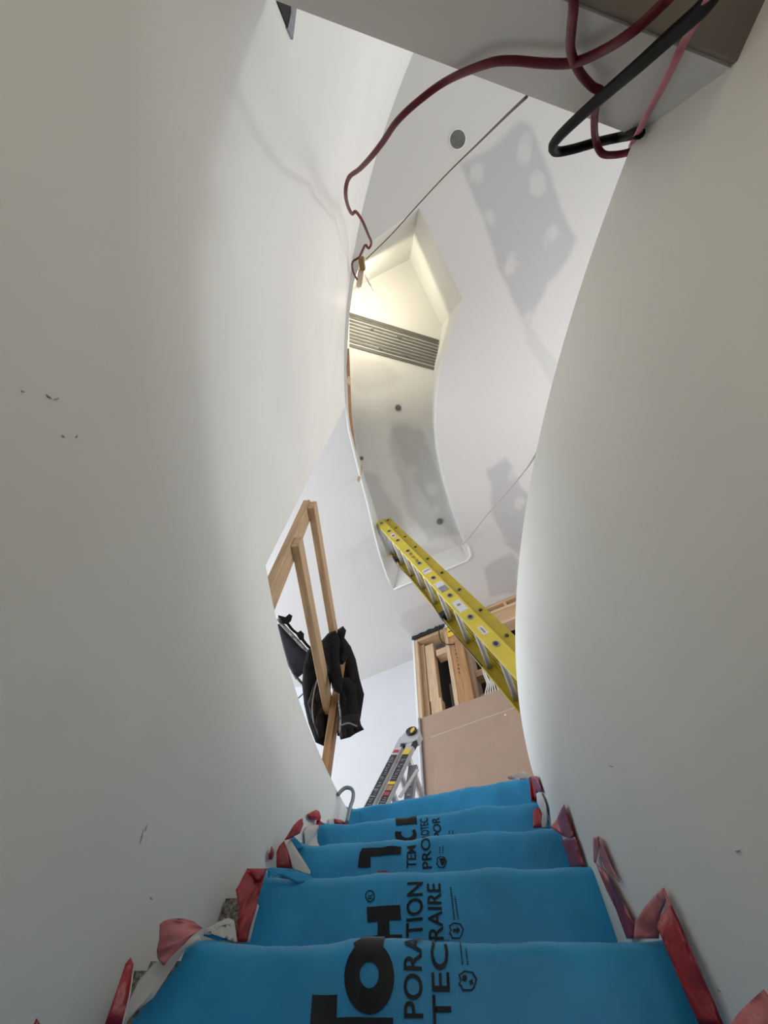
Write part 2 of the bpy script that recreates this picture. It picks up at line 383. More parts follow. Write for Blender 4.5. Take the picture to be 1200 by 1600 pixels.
# recessed holes
def can(p, r, nrm, parent, name='light_hole'):
    MB().disc(p, -nrm, r, 0.004, 20).build(name, 'canin', parent)
fxc = setting('trim_1')
can(U(715, 218, HC-0.001), 0.055, Vector((0, 0, 1)), fxc)
MB().tube([U(715,218,HC-.002)+Vector((.058*math.cos(t*.314), .058*math.sin(t*.314), 0)) for t in range(21)], 0.004, 5).build('hole_rim', 'white', fxc)
sn = Vector((0, 0.36, 1)).normalized()
for x, y, r in ((622, 637, .030), (687, 815, .030), (565, 716, .020)): can(soff(x, y, .006), r, sn, fxc)

# ---- rest of the upper room
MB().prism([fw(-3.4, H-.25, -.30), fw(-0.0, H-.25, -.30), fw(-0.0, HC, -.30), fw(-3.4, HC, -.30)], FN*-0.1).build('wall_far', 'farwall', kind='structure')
MB().prism([Vector((X0, -3.6, H)), Vector((X1, -3.6, H)), Vector((X1, -3.6, HC)), Vector((X0, -3.6, HC))], Vector((0, -.1, 0))).build('wall_back', 'white', kind='structure')
def wall_with_opening(name, x, y0, y1, z0, z1, oy0, oy1, oz0, oz1, t):
    mb = MB()
    for a, b, c, d in ((y0, oy0, z0, z1), (oy1, y1, z0, z1), (oy0, oy1, z0, oz0), (oy0, oy1, oz1, z1)):
        mb.prism([Vector((x, a, c)), Vector((x, b, c)), Vector((x, b, d)), Vector((x, a, d))], Vector((t, 0, 0)))
    mb.build(name, 'white', kind='structure')
wall_with_opening('wall_east', X1, -3.6, Y1, H, HC, -2.2, 2.4, H+.3, HC-.2, .1)
wall_with_opening('wall_west', X0, -3.6, 5.6, H, HC, 0.9, 3.9, H+.2, HC-.2, -.1)

# dark doorway glimpsed past the slab edge on the outer wall
dr = setting('door_1')
q = [UC(x, y, RO-0.004) for x, y in ((434, 2), (455, 2), (455, 20), (450, 44))]
MB().prism(q, Vector((-0.02, 0, 0))).build('dark_gap', 'cavity', dr)
q = [UC(x, y, RO-0.006) for x, y in ((455, 2), (465, 2), (463, 20), (458, 62), (450, 44), (455, 20))]
MB().prism(q, Vector((-0.02, 0, 0))).build('door_jamb', 'labelg', dr)

# scuffs on the walls
for x, y, dx, dy, r in ((72,616,9,7,RO), (84,624,8,-2,RO), (97,680,4,3,RO), (118,684,3,-4,RO), (219,1318,5,-22,RO), (226,1300,4,-12,RO), (34,610,5,2,RO), (235,1402,3,3,RO), (950,1195,8,3,RI), (1148,1330,8,-2,RI), (1120,1545,6,4,RI)):
    rr = r-0.001 if r == RO else r+0.001
    MB().tube([UC(x, y, rr), UC(x+dx*.5, y+dy*.5+1, rr), UC(x+dx, y+dy, rr)], [.0004, .0012, .0004], 4, flat=.6).build('scuff_mark', 'scuff', wl if r == RO else wr)
# ================================================================== STAIRS
NOS = [((230,1470), (1040,1457), .32), ((402,1372), (944,1352), .52), ((455,1325), (878,1292), .72), ((495,1292), (842,1253), .92), ((535,1268), (832,1212), 1.12)]
edge = []                                   # nosing lines: left point, right point, level
for a, b, z in NOS: edge.append((U(*a, z*S), U(*b, z*S)))
def turn(p, deg, dz):
    q = pol(math.hypot(p.x-CX, p.y-CY), angof(p)+deg); return Vector((q.x, q.y, p.z+dz))
RISE = .2*S
below = []
for k in range(1, 5): below.insert(0, tuple(turn(p, -4.0*k, -RISE*k) for p in edge[0]))
alle = below + edge                          # index 4 is the first one in view
def ext(a, b, r):                            # where the nosing line meets radius r
    d = (b-a); d.z = 0; d.normalize(); q = Vector((a.x-CX, a.y-CY, 0)); bb = q.dot(d); cc = q.length_squared-r*r
    s = math.sqrt(max(0, bb*bb-cc)); t = -bb-s if True else 0
    ts = [-bb-s, -bb+s]; t = min(ts, key=lambda t: abs((a+d*t).x)); return a+d*t
st = thing('staircase', 'curved stair in speckled carpet under the blue film between the two white walls', 'stairs', tuple(pol(3.65*S, -8, ZB)))
for k, (a, b) in enumerate(alle):
    z1 = a.z-0.012; z0 = a.z-RISE-0.03
    L = ext(a, b, RO-.004); R = ext(a, b, RI+.004)
    if k+1 < len(alle): L2, R2 = ext(*alle[k+1], RO-.004), ext(*alle[k+1], RI+.004)
    else: L2, R2 = pol(RO-.004, angof(L)+9), pol(RI+.004, angof(R)+9)
    inset = (L2-L).normalized()*0.022; inset.z = 0
    poly = [Vector((p.x, p.y, z0)) for p in (L+inset, R+inset, R2+inset*1.5, L2+inset*1.5)]
    o = MB().prism(poly, Vector((0, 0, z1-z0))).build('carpeted_step', 'carpet', st)
    bm = bmesh.new(); bm.from_mesh(o.data); bmesh.ops.bevel(bm, geom=[e for e in bm.edges if all(v.co.z+st.location.z > z1-1e-3 for v in e.verts)], offset=.018, segments=3, affect='EDGES'); bm.to_mesh(o.data); bm.free()

# ---- the film as one surface: u across (0 left, 1 right), profile along s
prof = []                                    # (step index k, kind, t)
for k in range(3, len(alle)):
    for t in (0.0, .10, .20, .30, .40, .50, .60, .69, .78, .86): prof.append((k, 'r', t))
    for t in (.17, .34, .5, .67, .84, 1.0): prof.append((k, 'n', t))
    for t in (.15, .35, .55, .75, .92): prof.append((k, 't', t))
def fp(k, kind, t, u):
    a, b = alle[k]; N = a.lerp(b, u)
    if k == 4:                               # the lowest step in view: the left edge is lifted and flares out downwards
        fl = .085-(.17*(1-t/.86) if kind == 'r' else 0)
        N = N+(b-a)*(fl*max(0, 1-u/.35))
    if kind == 'r': N = N+(b-a)*(.055*(1-t/.86)*max(0, (u-.7)/.3))
    if k+1 < len(alle): N2 = alle[k+1][0].lerp(alle[k+1][1], u)
    else: N2 = turn(N, 4.6, RISE)
    g = Vector((N2.x-N.x, N2.y-N.y, 0)); gl = g.length; g.normalize()
    zt = N.z; zb = N.z-RISE+.004; rad = .026
    if kind == 'r':
        z = zb+(zt-rad-zb)*(t/.86) if t < .86 else zt-rad
        return Vector((N.x, N.y, z))+g*(.020*max(0, 1-t/.86)**1.5)
    if kind == 'n':
        A = math.radians(90*t); return Vector((N.x, N.y, zt-rad))+g*(rad*(1-math.cos(A)))+Vector((0, 0, rad*math.sin(A)))
    return Vector((N.x, N.y, zt+.001))+g*(rad+(gl-rad)*t)
NU = 72
raw = [[fp(k, kd, t, i/NU) for i in range(NU+1)] for k, kd, t in prof]
WID = .72*S
# arc length along the middle
slen = [0.0]
for j in range(1, len(raw)): slen.append(slen[-1]+(raw[j][NU//2]-raw[j-1][NU//2]).length)
def normal(j, i):
    a = raw[min(j+1, len(raw)-1)][i]-raw[max(j-1, 0)][i]; b = raw[j][min(i+1, NU)]-raw[j][max(i-1, 0)]
    return b.cross(a).normalized()
film = []
for j, row in enumerate(raw):
    k, kd, t = prof[j]; out = []
    for i, p in enumerate(row):
        u = i/NU; nn = normal(j, i)
        w = .75
        dsp = w*(.010*nz(p, 5.5, 2)+.006*nz(p, 13, 4)+.0035*abs(nz((p.x*1.5, p.y*1.5, p.z*.6), 22, 6)))
        if k >= 6: dsp += .5*(.012*abs(nz((p.x+.4*p.z, p.y, p.z*1.6), 11, 31))+.009*abs(nz((p.x-.5*p.z, p.y, p.z), 19, 37)))
        up = ((.004+.0045*nz((u*3.2, k*3.1, 0), 1.0, 9) if k != 4 else -.003+.003*u)+.004*nz((u*11, k*3.1, 0), 1.0, 19))*(1 if kd != 'r' else t**.5)     # uneven fold line
        if u < .10 and k != 4: up += .022*(1-u/.10)**2*(1+nz((k*2.2, 0, 0), 1, 1))*(kd != 'r' or t > .4)
        out.append(p+nn*(dsp+.003)+Vector((0, 0, up)))
    film.append(out)
pf = thing('protection_film', 'blue printed protective film draped down the curved stair, edges taped in red', 'floor covering', tuple(pol(3.65*S, 8, .1)))
MB().grid(film).build('film_sheet', 'film', pf, True)
MB().grid([[p-normal(j, i)*.003 for i, p in enumerate(r)] for j, r in enumerate(film)]).build('felt_backing', 'felt', pf, True, label='white felt underside of the blue film')
def fpos(u, s):                              # smooth lookup on the film
    s = max(0, min(slen[-1]-1e-6, s)); lo, hi = 0, len(slen)-1
    while hi-lo > 1:
        m = (lo+hi)//2
        if slen[m] <= s: lo = m
        else: hi = m
    f = (s-slen[lo])/(slen[hi]-slen[lo]); x = max(0, min(NU-1e-6, u*NU)); i = int(x); g = x-i
    p = film[lo][i].lerp(film[lo][i+1], g).lerp(film[hi][i].lerp(film[hi][i+1], g), f)
    return p+normal(lo if f < .5 else hi, min(NU, int(round(x))))*.0022
def finduv(px, py, k):                       # which (u, s) of riser k shows at a photo point
    best = None
    for j, (kk, kd, t) in enumerate(prof):
        if kk != k or kd == 't': continue
        for i in range(0, NU+1):
            x, y = project(film[j][i]); d = (x-px)**2+(y-py)**2
            if best is None or d < best[0]: best = (d, i/NU, slen[j])
    return best[1], best[2]
def glyph_mesh(text, bold):
    c = bpy.data.curves.new('t', 'FONT'); c.body = text; c.size = 1.0; c.offset = bold; c.resolution_u = 4; c.fill_mode = 'FRONT'
    o = bpy.data.objects.new('t', c); COL.objects.link(o)
    me = bpy.data.meshes.new_from_object(o.evaluated_get(bpy.context.evaluated_depsgraph_get()))
    bpy.data.objects.remove(o); bpy.data.curves.remove(c); return me
def letter_on_film(bm, u0, s0, su, ss, du=0.0, name='lettering', m='ink'):
    # flat shape: x runs up the stair, y runs towards the left edge; cut fine, then laid on the film
    xs = [v.co.x for v in bm.verts]; ys = [v.co.y for v in bm.verts]
    for axis, lo, hi, sc in ((0, min(xs), max(xs), ss), (1, min(ys), max(ys), su)):
        stp = .010/sc; q = lo+stp
        while q < hi:
            co = [0, 0, 0]; co[axis] = q; no = [0, 0, 0]; no[axis] = 1
            bmesh.ops.bisect_plane(bm, geom=bm.verts[:]+bm.edges[:]+bm.faces[:], plane_co=co, plane_no=no); q += stp
    mb = MB(); ix = {v: i for i, v in enumerate(bm.verts)}
    mb.add([fpos(u0+(-v.co.y*su+du*v.co.x*ss)/WID, s0+v.co.x*ss) for v in bm.verts], [tuple(ix[v] for v in f.verts) for f in bm.faces])
    bm.free(); return mb.build(name, m, pf, True)
# ================================================================== UPPER FLOOR THINGS
# ---- framed wall at the far end
wf = setting('wall_framing', tuple(fw(0, H)))
def stick(name, a0, a1, z0, z1, o0, o1, m, **pr):   # board in wall coordinates, grain along its longer side
    c = lambda a, z: fw(a, z, (o0+o1)/2)
    if a1-a0 > z1-z0: return lumber(name, c(a0, (z0+z1)/2), c(a1, (z0+z1)/2), (0, 0, 1), z1-z0, abs(o1-o0), m, wf, **pr)
    return lumber(name, c((a0+a1)/2, z0), c((a0+a1)/2, z1), FD, a1-a0, abs(o1-o0), m, wf, **pr)
MB().prism([fw(-.02, H, -.33), fw(2.6, H, -.33), fw(2.6, HC, -.33), fw(-.02, HC, -.33)], FN*-.03).build('cavity_back', 'cavity', wf)
stick('drywall_edge', -.012, .012, H, 4.02, -.20, .0, 'white')
stick('stud', .014, .05, H, 3.955, -.14, -.002, 'pale')
stick('stud', .052, .105, H, 3.90, -.14, -.05, 'wood')
stick('trimmer_stud', .115, .212, 3.10, 3.855, -.13, -.045, 'pale')
stick('trimmer_stud', .125, .232, H, 3.096, -.13, -.040, 'pale')
stick('top_plate', .05, .40, 3.92, 3.96, -.15, -.004, 'wood')
stick('blocking', .235, .37, 3.65, 3.735, -.16, -.05, 'pale')
stick('post', .365, .405, H, 3.93, -.20, -.01, 'pale')
stick('post', .407, .545, H, 3.90, -.22, -.012, 'wood2')
stick('post', .547, .58, H, 3.88, -.26, -.06, 'board')
stick('duct_panel', .25, .37, H, 3.45, -.30, -.27, 'duct')
stick('blocking', .58, .74, 3.255, 3.335, -.22, -.12, 'wood')
stick('blocking', .58, .80, 2.92, 3.04, -.22, -.12, 'wood')
stick('blocking', .80, .86, H, 3.02, -.14, -.05, 'pale')
stick('stud', .86, .95, H, 3.3, -.2, -.1, 'wood')
stick('top_plate', .40, 2.4, 3.985, 4.02, -.10, .0, 'wood')
stick('cripple_panel', .78, 2.4, 3.93, 3.985, -.12, -.06, 'board')
stick('cripple', 1.075, 1.105, 3.92, 4.0, -.10, -.01, 'pale')
stick('cripple', .86, .89, 3.92, 4.0, -.10, -.01, 'pale')
stick('top_plate', .56, 2.4, 3.885, 3.925, -.13, -.002, 'pale')
stick('header_board', .56, 2.4, 3.72, 3.885, -.12, -.012, 'wood')
stick('top_plate', .56, 2.4, 3.675, 3.715, -.13, .0, 'pale')
# pencil writing on the post, yellow sticker, black plastic at the top
mb = MB()
for i in range(9):
    z = 3.70-i*.052; pts = [fw(.46+.022*nz((i, j, 0), .9, 4), z-.004*j, -.010) for j in range(9)]
    mb.tube(pts, .0022, 4)
mb.build('pencil_mark', 'string', wf, kind='stuff')
MB().prism([fw(.405, 3.945, -.006), fw(.51, 3.945, -.006), fw(.50, 3.80, -.006), fw(.41, 3.795, -.006)], FN*.003).build('sticker', 'labely', wf, label='yellow warning sticker')
MB().prism([fw(.42, 3.88, -.003), fw(.49, 3.88, -.003), fw(.488, 3.865, -.003), fw(.42, 3.865, -.003)], FN*.001).build('sticker_print', 'labelk', wf)
MB().prism([fw(.37, 4.0, .0), fw(.44, 4.0, .0), fw(.44, 3.95, .0), fw(.37, 3.95, .0)], FN*.004).build('sticker', 'labelw', wf, label='white paper tag')
rows = []
for j in range(5):
    rows.append([fw(-.01+.40*i/16, 4.02-.013*j+.012*nz((i*.6, j, 0), 1, 3)-.02*(j == 4)*abs(nz((i, 0, 0), .8, 4)), .006+.02*abs(nz((i*.7, j*.8, 0), 1, 7))) for i in range(17)])
mb = MB().grid(rows); r2 = [[p-FN*.004 for p in r] for r in rows]; mb.grid(r2)
tag(mb.build('plastic_sheet', 'plastic', None, True), 'crumpled black plastic sheet tucked above the top plate of the framed wall', 'plastic sheet')
# cables
pts = smooth_path([fw(.34, 4.0, .03), fw(.335, 3.9, .05), fw(.33, 3.78, .03), (fw(.36, 3.70, .02)), fw(.42, 3.66, .012), fw(.47, 3.655, .0)], 6)
tag(MB().tube(pts, .006, 6).build('black_cable', 'black', None, True), 'thin black cable hanging across the framed wall beside the yellow sticker', 'cable')
wb = thing('cable_bundle', 'bundle of white electrical cables hanging behind the brown board in the framed wall', 'cables', tuple(fw(.69, 2.9, -.07)))
for i in range(7):
    a0 = .67+.013*i; a1 = .63+.024*i
    pts = smooth_path([fw(a0, 3.34, -.09), fw(a0+.01*nz((i, 1, 0), 1, 2), 3.2, -.075), fw(.68+.014*i, 3.08, -.07), fw(a1+.015, 2.97, -.06), fw(a1, 2.84, -.06)], 5)
    MB().tube(pts, .006, 6).build('cable', 'whitewire', wb, True)

# brown sheets leaning on the framing
o = MB().prism([fw(.045, H, .02), fw(1.6, H, .02), fw(1.6, 2.875, .02), fw(.045, 2.875, .02)], FN*.014).build('fibreboard_sheet', 'board')
tag(o, 'tall plain brown board covering the lower part of the framed wall', 'board', 'brown boards on the framed wall')
o = MB().prism([fw(.135, H, .052), fw(1.6, H, .052), fw(1.6, 2.632, .040), fw(.135, 2.632, .040)], FN*.013)
o = o.build('fibreboard_sheet', 'board'); tag(o, 'shorter brown board with pale top edge leaning on the taller one', 'board', 'brown boards on the framed wall')
MB().prism([fw(.135, 2.6325, .039), fw(1.6, 2.6325, .039), fw(1.6, 2.640, .039), fw(.135, 2.640, .039)], FN*.015).build('top_edge', 'edge', o, label='pale cut top edge')
MB().disc(fw(.79, 2.60, .0535), FN, .008, .002, 10).build('screw_hole', 'labelw', o)
tag(lumber('metal_stud', fw(.035, H, .04), fw(.035, 2.875, .04), FD, .018, .03, 'alu2'), 'narrow grey metal strip standing at the left edge of the brown boards', 'strip')

# ---- guard rail at the top of the stair
gz1, gz2 = 1.87*S, 1.515*S
pA, pB = D(485, 790, 0), None
def railpt(px, py, z): return U(px, py, z)
top_near, top_far = U(488, 797, gz1), U(533, 1020, gz1)
low_near, low_far = U(463, 858, gz2), U(513, 1105, gz2)
gdir = (low_far-low_near).normalized(); gside = Vector((gdir.y, -gdir.x, 0))
gr = thing('guard_rail', 'temporary spruce guard rail beside the end of the tall white wall', 'railing', (low_near.x, low_near.y, H))
pn = (top_near+low_near)/2; pn = Vector((pn.x, pn.y, 0))-gside*.030
pfar = Vector((low_far.x, low_far.y, 0))+gside*.038-gdir*.0
lumber('post', (pn.x, pn.y, H), (pn.x, pn.y, gz1+.05), gdir, .088, .036, 'wood', gr)
lumber('post', (pfar.x, pfar.y, H), (pfar.x, pfar.y, gz1-.05), gdir, .088, .036, 'wood2', gr)
q = Vector((pn.x, pn.y, 0))+gside*.036; e = Vector((low_far.x, low_far.y, 0))
lumber('rail', (q.x, q.y, gz1)-gdir*.03 if False else Vector((q.x, q.y, gz1))-gdir*.035, Vector((e.x, e.y, gz1))+gdir*.03, (0, 0, 1), .088, .036, 'wood', gr)
lumber('rail', Vector((q.x, q.y, gz2))-gdir*.035, Vector((e.x, e.y, gz2))+gdir*.02, (0, 0, 1), .088, .036, 'wood', gr)

# ---- clothes
def puffy(name, outline, dist, thick, m, parent, folds=10, amp=.5, seed=0, rings=9, sub=6, dvar=None):
    # closed padded body: outline at a horizontal distance from the eye, with folds and real thickness
    n0 = len(outline); pts = []
    for i in range(n0):
        a, b = outline[i], outline[(i+1) % n0]
        for k in range(sub): pts.append((a[0]+(b[0]-a[0])*k/sub, a[1]+(b[1]-a[1])*k/sub))
    ds = dist if not dvar else None
    P = [D(x, y, dist+(dvar(x, y) if dvar else 0)) for x, y in pts]
    c = sum(P, Vector())/len(P); vd = c.normalized(); mb = MB()
    side = vd.cross(Vector((0, 0, 1))).normalized(); upv = side.cross(vd)
    for sgn in (1, -1):
        rows = []
        for r in range(rings+1):
            f = 1-r/rings; row = []
            for p in P:
                q = c+(p-c)*f; x = (q-c).dot(side); y = (q-c).dot(upv)
                ridge = abs(math.sin(folds*(x+.35*y+.05*nz((x, y, 0), 12, seed))))**.7
                h = math.sqrt(max(0, 1-f**3))*thick*(1-amp+amp*ridge+.35*nz(q, 16, seed))
                row.append(q-vd*(sgn*h))
            rows.append(row)
        mb.grid(rows, True)
    o = mb.build(name, m, parent, True)
    bm = bmesh.new(); bm.from_mesh(o.data); bmesh.ops.remove_doubles(bm, verts=bm.verts, dist=.0004); bmesh.ops.recalc_face_normals(bm, faces=bm.faces); bm.to_mesh(o.data); bm.free()
    return o
dj = math.hypot(low_far.x, low_far.y)
jk = thing('jacket', 'black hooded jacket with grey cuff hung over the far end of the wooden rail', 'jacket', tuple(D(545, 1150, dj)), 'jackets hung on the guard rail')
puffy('body', [(512,1000),(530,985),(548,1010),(556,1030),(562,1060),(569,1085),(566,1105),(562,1130),(545,1150),(527,1150),(524,1100),(516,1060),(508,1030)], dj+.03, .05, 'cloth', jk, 34, .45, 3)
puffy('hood', [(512,1010),(516,992),(527,984),(536,978),(541,985),(538,998),(546,1010),(547,1025),(536,1038),(520,1040),(508,1032)], dj-.13, .05, 'cloth', jk, 60, .5, 8)
puffy('sleeve', [(531,1060),(545,1058),(556,1075),(560,1110),(562,1138),(552,1146),(534,1155),(528,1135),(527,1095)], dj-.07, .04, 'cloth', jk, 40, .4, 5)
puffy('cuff', [(530,1118),(545,1114),(561,1116),(564,1132),(569,1140),(556,1146),(547,1152),(532,1156),(527,1138)], dj-.085, .045, 'cloth2', jk, 70, .35, 2, label=None) if False else puffy('cuff', [(530,1118),(545,1114),(561,1116),(564,1132),(569,1140),(556,1146),(547,1152),(532,1156),(527,1138)], dj-.085, .045, 'cloth2', jk, 70, .35, 2)
puffy('front_panel', [(500,1004),(512,990),(524,984),(531,1000),(530,1030),(536,1062),(533,1085),(522,1080),(514,1052),(505,1028)], dj-.20, .035, 'cloth', jk, 50, .5, 31)
pts = [D(x, y, dj-.125) for x, y in ((529,1045),(530,1070),(529,1095),(532,1120),(531,1145))]
MB().tube(smooth_path(pts, 4), .004, 5).build('zip', 'trimc', jk, True)
pts = [D(x, y, dj-.14) for x, y in ((534,1133),(545,1130),(558,1135))]
MB().tube(smooth_path(pts, 4), .004, 5).build('cuff_seam', 'labelg', jk, True)
j2 = thing('jacket', 'dark charcoal jacket hanging on the near side of the rail behind the low wall', 'jacket', tuple(D(495, 1165, dj)), 'jackets hung on the guard rail')
puffy('body', [(480,1018),(494,998),(510,1002),(518,1050),(516,1090),(517,1130),(512,1160),(506,1166),(493,1160),(482,1130),(475,1100),(472,1070),(474,1040)], dj+.03, .045, 'cloth', j2, 45, .5, 11)
puffy('sleeve', [(489,1070),(497,1055),(503,1080),(508,1120),(508,1150),(498,1155),(486,1120),(480,1098)], dj-.0, .035, 'cloth2', j2, 60, .5, 12)
MB().tube(smooth_path([D(x, y, dj-.05) for x, y in ((497,1058),(491,1080),(488,1105),(490,1130))], 4), .0035, 5).build('zip', 'labelg', j2, True)
vs = thing('work_vest', 'slate grey work vest with pale speckled trim hanging at the low wall edge', 'vest', tuple(D(460, 1060, dj+.12)))
puffy('body', [(432,975),(444,975),(458,990),(472,1005),(483,1018),(480,1035),(474,1052),(462,1062),(450,1040),(440,1005)], dj+.14, .025, 'navy', vs, 22, .4, 21)
MB().tube(smooth_path([D(x, y, dj+.10) for x, y in ((434,968),(446,982),(460,997),(472,1010),(484,1020))], 4), [.017]*17, 6, flat=.5).build('trim_band', 'trimc', vs, True)
MB().tube(smooth_path([D(x, y, dj+.10) for x, y in ((436,964),(448,973),(457,984),(468,993),(478,1006),(486,1014))], 4), .015, 6, flat=.6).build('shoulder_strap', 'cloth', vs, True)
puffy('collar', [(434,961),(446,964),(452,959),(457,962),(455,970),(449,976),(440,974)], dj+.08, .022, 'cloth', vs, 50, .4, 22)
puffy('pocket_flap', [(462,990),(470,985),(475,990),(475,1002),(468,1000)], dj+.09, .02, 'cloth', vs, 50, .4, 23)
MB().tube(smooth_path([D(x, y, dj+.12) for x, y in ((457,1050),(465,1060),(474,1070),(482,1078))], 4), .008, 5).build('strap', 'black', vs, True)
tag(MB().tube([D(466, 1091, dj+.2), D(480, 1078, dj+.2)], .004, 6).build('metal_rod', 'steel'), 'thin metal rod just below the grey vest by the low wall edge', 'rod')

# ---- yellow extension ladder
lk = 1.1/1.15
LP = Vector((.546, 1.391, 1.642))*S*lk; LD = Vector((-.254, .194, .948)).normalized(); LS = .305
LR = Vector((math.sin(math.radians(22.8)), math.cos(math.radians(22.8)), 0)); LR = (LR-LD*LR.dot(LD)).normalized(); LN = LD.cross(LR).normalized()
if LN.x < 0: LN = -LN
LW = .375
down = (LP.z-H)/LD.z - .01
ld = thing('extension_ladder', 'yellow fibreglass extension ladder leaning up into the curved ceiling opening', 'ladder', tuple(LP-LD*down))
def rail(base, out, w, m, m2, l0, l1, nm, wo=0.0):
    # C-channel: web towards "out", two flanges turned inwards
    t = .004; fl = .028; c0 = base+LD*l0; c1 = base+LD*l1; L = (l1-l0)/2; c = (c0+c1)/2+LN*wo
    mb = MB(); mb.obox(c, LD*L, LN*(w/2), out*t/2)
    for s in (-1, 1): mb.obox(c+LN*(s*(w/2-t/2))-out*(fl/2), LD*L, LN*(t/2), out*(fl/2))
    return mb.build(nm, m, ld)
TOP = LS*9+.13
rail(LP, -LR, .080, 'yellow', None, -down, TOP, 'side_rail')
rail(LP+LR*LW, LR, .080, 'yellow2', None, -down, TOP, 'side_rail')
rail(LP+LR*.012, -LR, .066, 'yellow2', None, -down+.25, TOP-.12, 'fly_rail', .078)
rail(LP+LR*(LW-.012), LR, .066, 'yellow2', None, -down+.25, TOP-.12, 'fly_rail', .078)
for i in range(-1, 10):
    p = LP+LD*(LS*i)
    MB().tube([p-LR*.004, p+LR*(LW+.004)], .018, 10, flat=.8).build('rung', 'alu', ld, True)
    mb = MB(); mb.disc(p-LR*.0022, -LR, .026, .003, 16, .019, LD); mb.build('rung_collar', 'alu2', ld)
    MB().disc(p-LR*.005, -LR, .017, .002, 12, .012, LD).build('rung_end', 'black', ld)
    if i > -1:
        p2 = p+LN*.078+LR*.012+LD*.03
        MB().tube([p2, p2+LR*(LW-.024)], .016, 10, flat=.8).build('fly_rung', 'alu', ld, True)
        MB().disc(p2-LR*.003, -LR, .011, .006, 10).build('bolt', 'black', ld)
for s in (0, LW):
    c = LP+LD*(TOP+.012)+LR*s; MB().obox(c, LD*.016, LN*.044, LR*.018).build('end_cap', 'black' if s == 0 else 'labelw', ld)
MB().obox(LP+LD*(TOP+.03)+LR*.02, LD*.004, LN*.046, LR*.03).build('end_cap', 'labelw', ld)
def lab(at, ln, w, m, off=0.0, lift=.0028): return MB().obox(LP+LD*at+LN*off-LR*lift, LD*ln/2, LN*w/2, LR*.0006)
lab(LS*6.52, .10, .045, 0).build('label', 'labelw', ld); lab(LS*6.50, .035, .026, 0, lift=.0036).build('label', 'labelr', ld)
lab(LS*3.45, .08, .055, 0).build('label', 'labelw', ld); lab(LS*3.47, .016, .045, 0, lift=.0036).build('label', 'labelg', ld)
lab(LS*2.50, .15, .060, 0).build('label', 'labelw', ld); lab(LS*2.37, .075, .054, 0, lift=.0036).build('label', 'labelg', ld)
lab(LS*1.50, .14, .055, 0).build('label', 'labelw', ld); lab(LS*1.54, .022, .022, .004, lift=.0036).build('label', 'steel', ld)
lab(LS*.48, .085, .030, 0).build('label', 'labelw', ld); lab(LS*.48, .055, .010, 0, lift=.0036).build('label', 'labelg', ld)
# printed height mark on the web
def flat_text(text, org, xd, yd, size, m, parent, bold=.02, name='lettering'):
    me = glyph_mesh(text, bold); mb = MB().add([org+xd*(v.co.x*size)+yd*(v.co.y*size) for v in me.vertices], [tuple(p.vertices) for p in me.polygons]); bpy.data.meshes.remove(me)
    return mb.build(name, m, parent)
mb = MB()
for i in range(14):                          # worn, unreadable print on the web
    a = LS*4.82-.016*i
    if i % 5 != 4: mb.obox(LP+LD*a-LR*.0032+LN*(.008*nz((i, 1, 0), 1.7, 2)), LD*.004, LN*(.010+.010*abs(nz((i*1.3, 0, 0), 1, 4))), LR*.0005)
mb.build('worn_print', 'clip', ld, kind='stuff')
mb = MB(); 
pts = smooth_path([LP+LR*.34+LD*(LS*7.3)-LN*.02, LP+LR*.30+LD*(LS*6.2)-LN*.06, LP+LR*.30+LD*(LS*4.6)-LN*.03, LP+LR*.33+LD*(LS*3.0)-LN*.05, LP+LR*.34+LD*(LS*1.0)-LN*.04], 6)
mb.tube(pts, .004, 5).build('rope', 'black', ld, True)
MB().obox(LP+LR*.345+LD*(LS*7.4)-LN*.03, LD*.05, LN*.02, LR*.02).build('rung_lock', 'black', ld)
MB().obox(LP+LR*.345+LD*(LS*3.2)-LN*.02, LD*.03, LN*.03, LR*.02).build('rung_lock', 'black', ld)

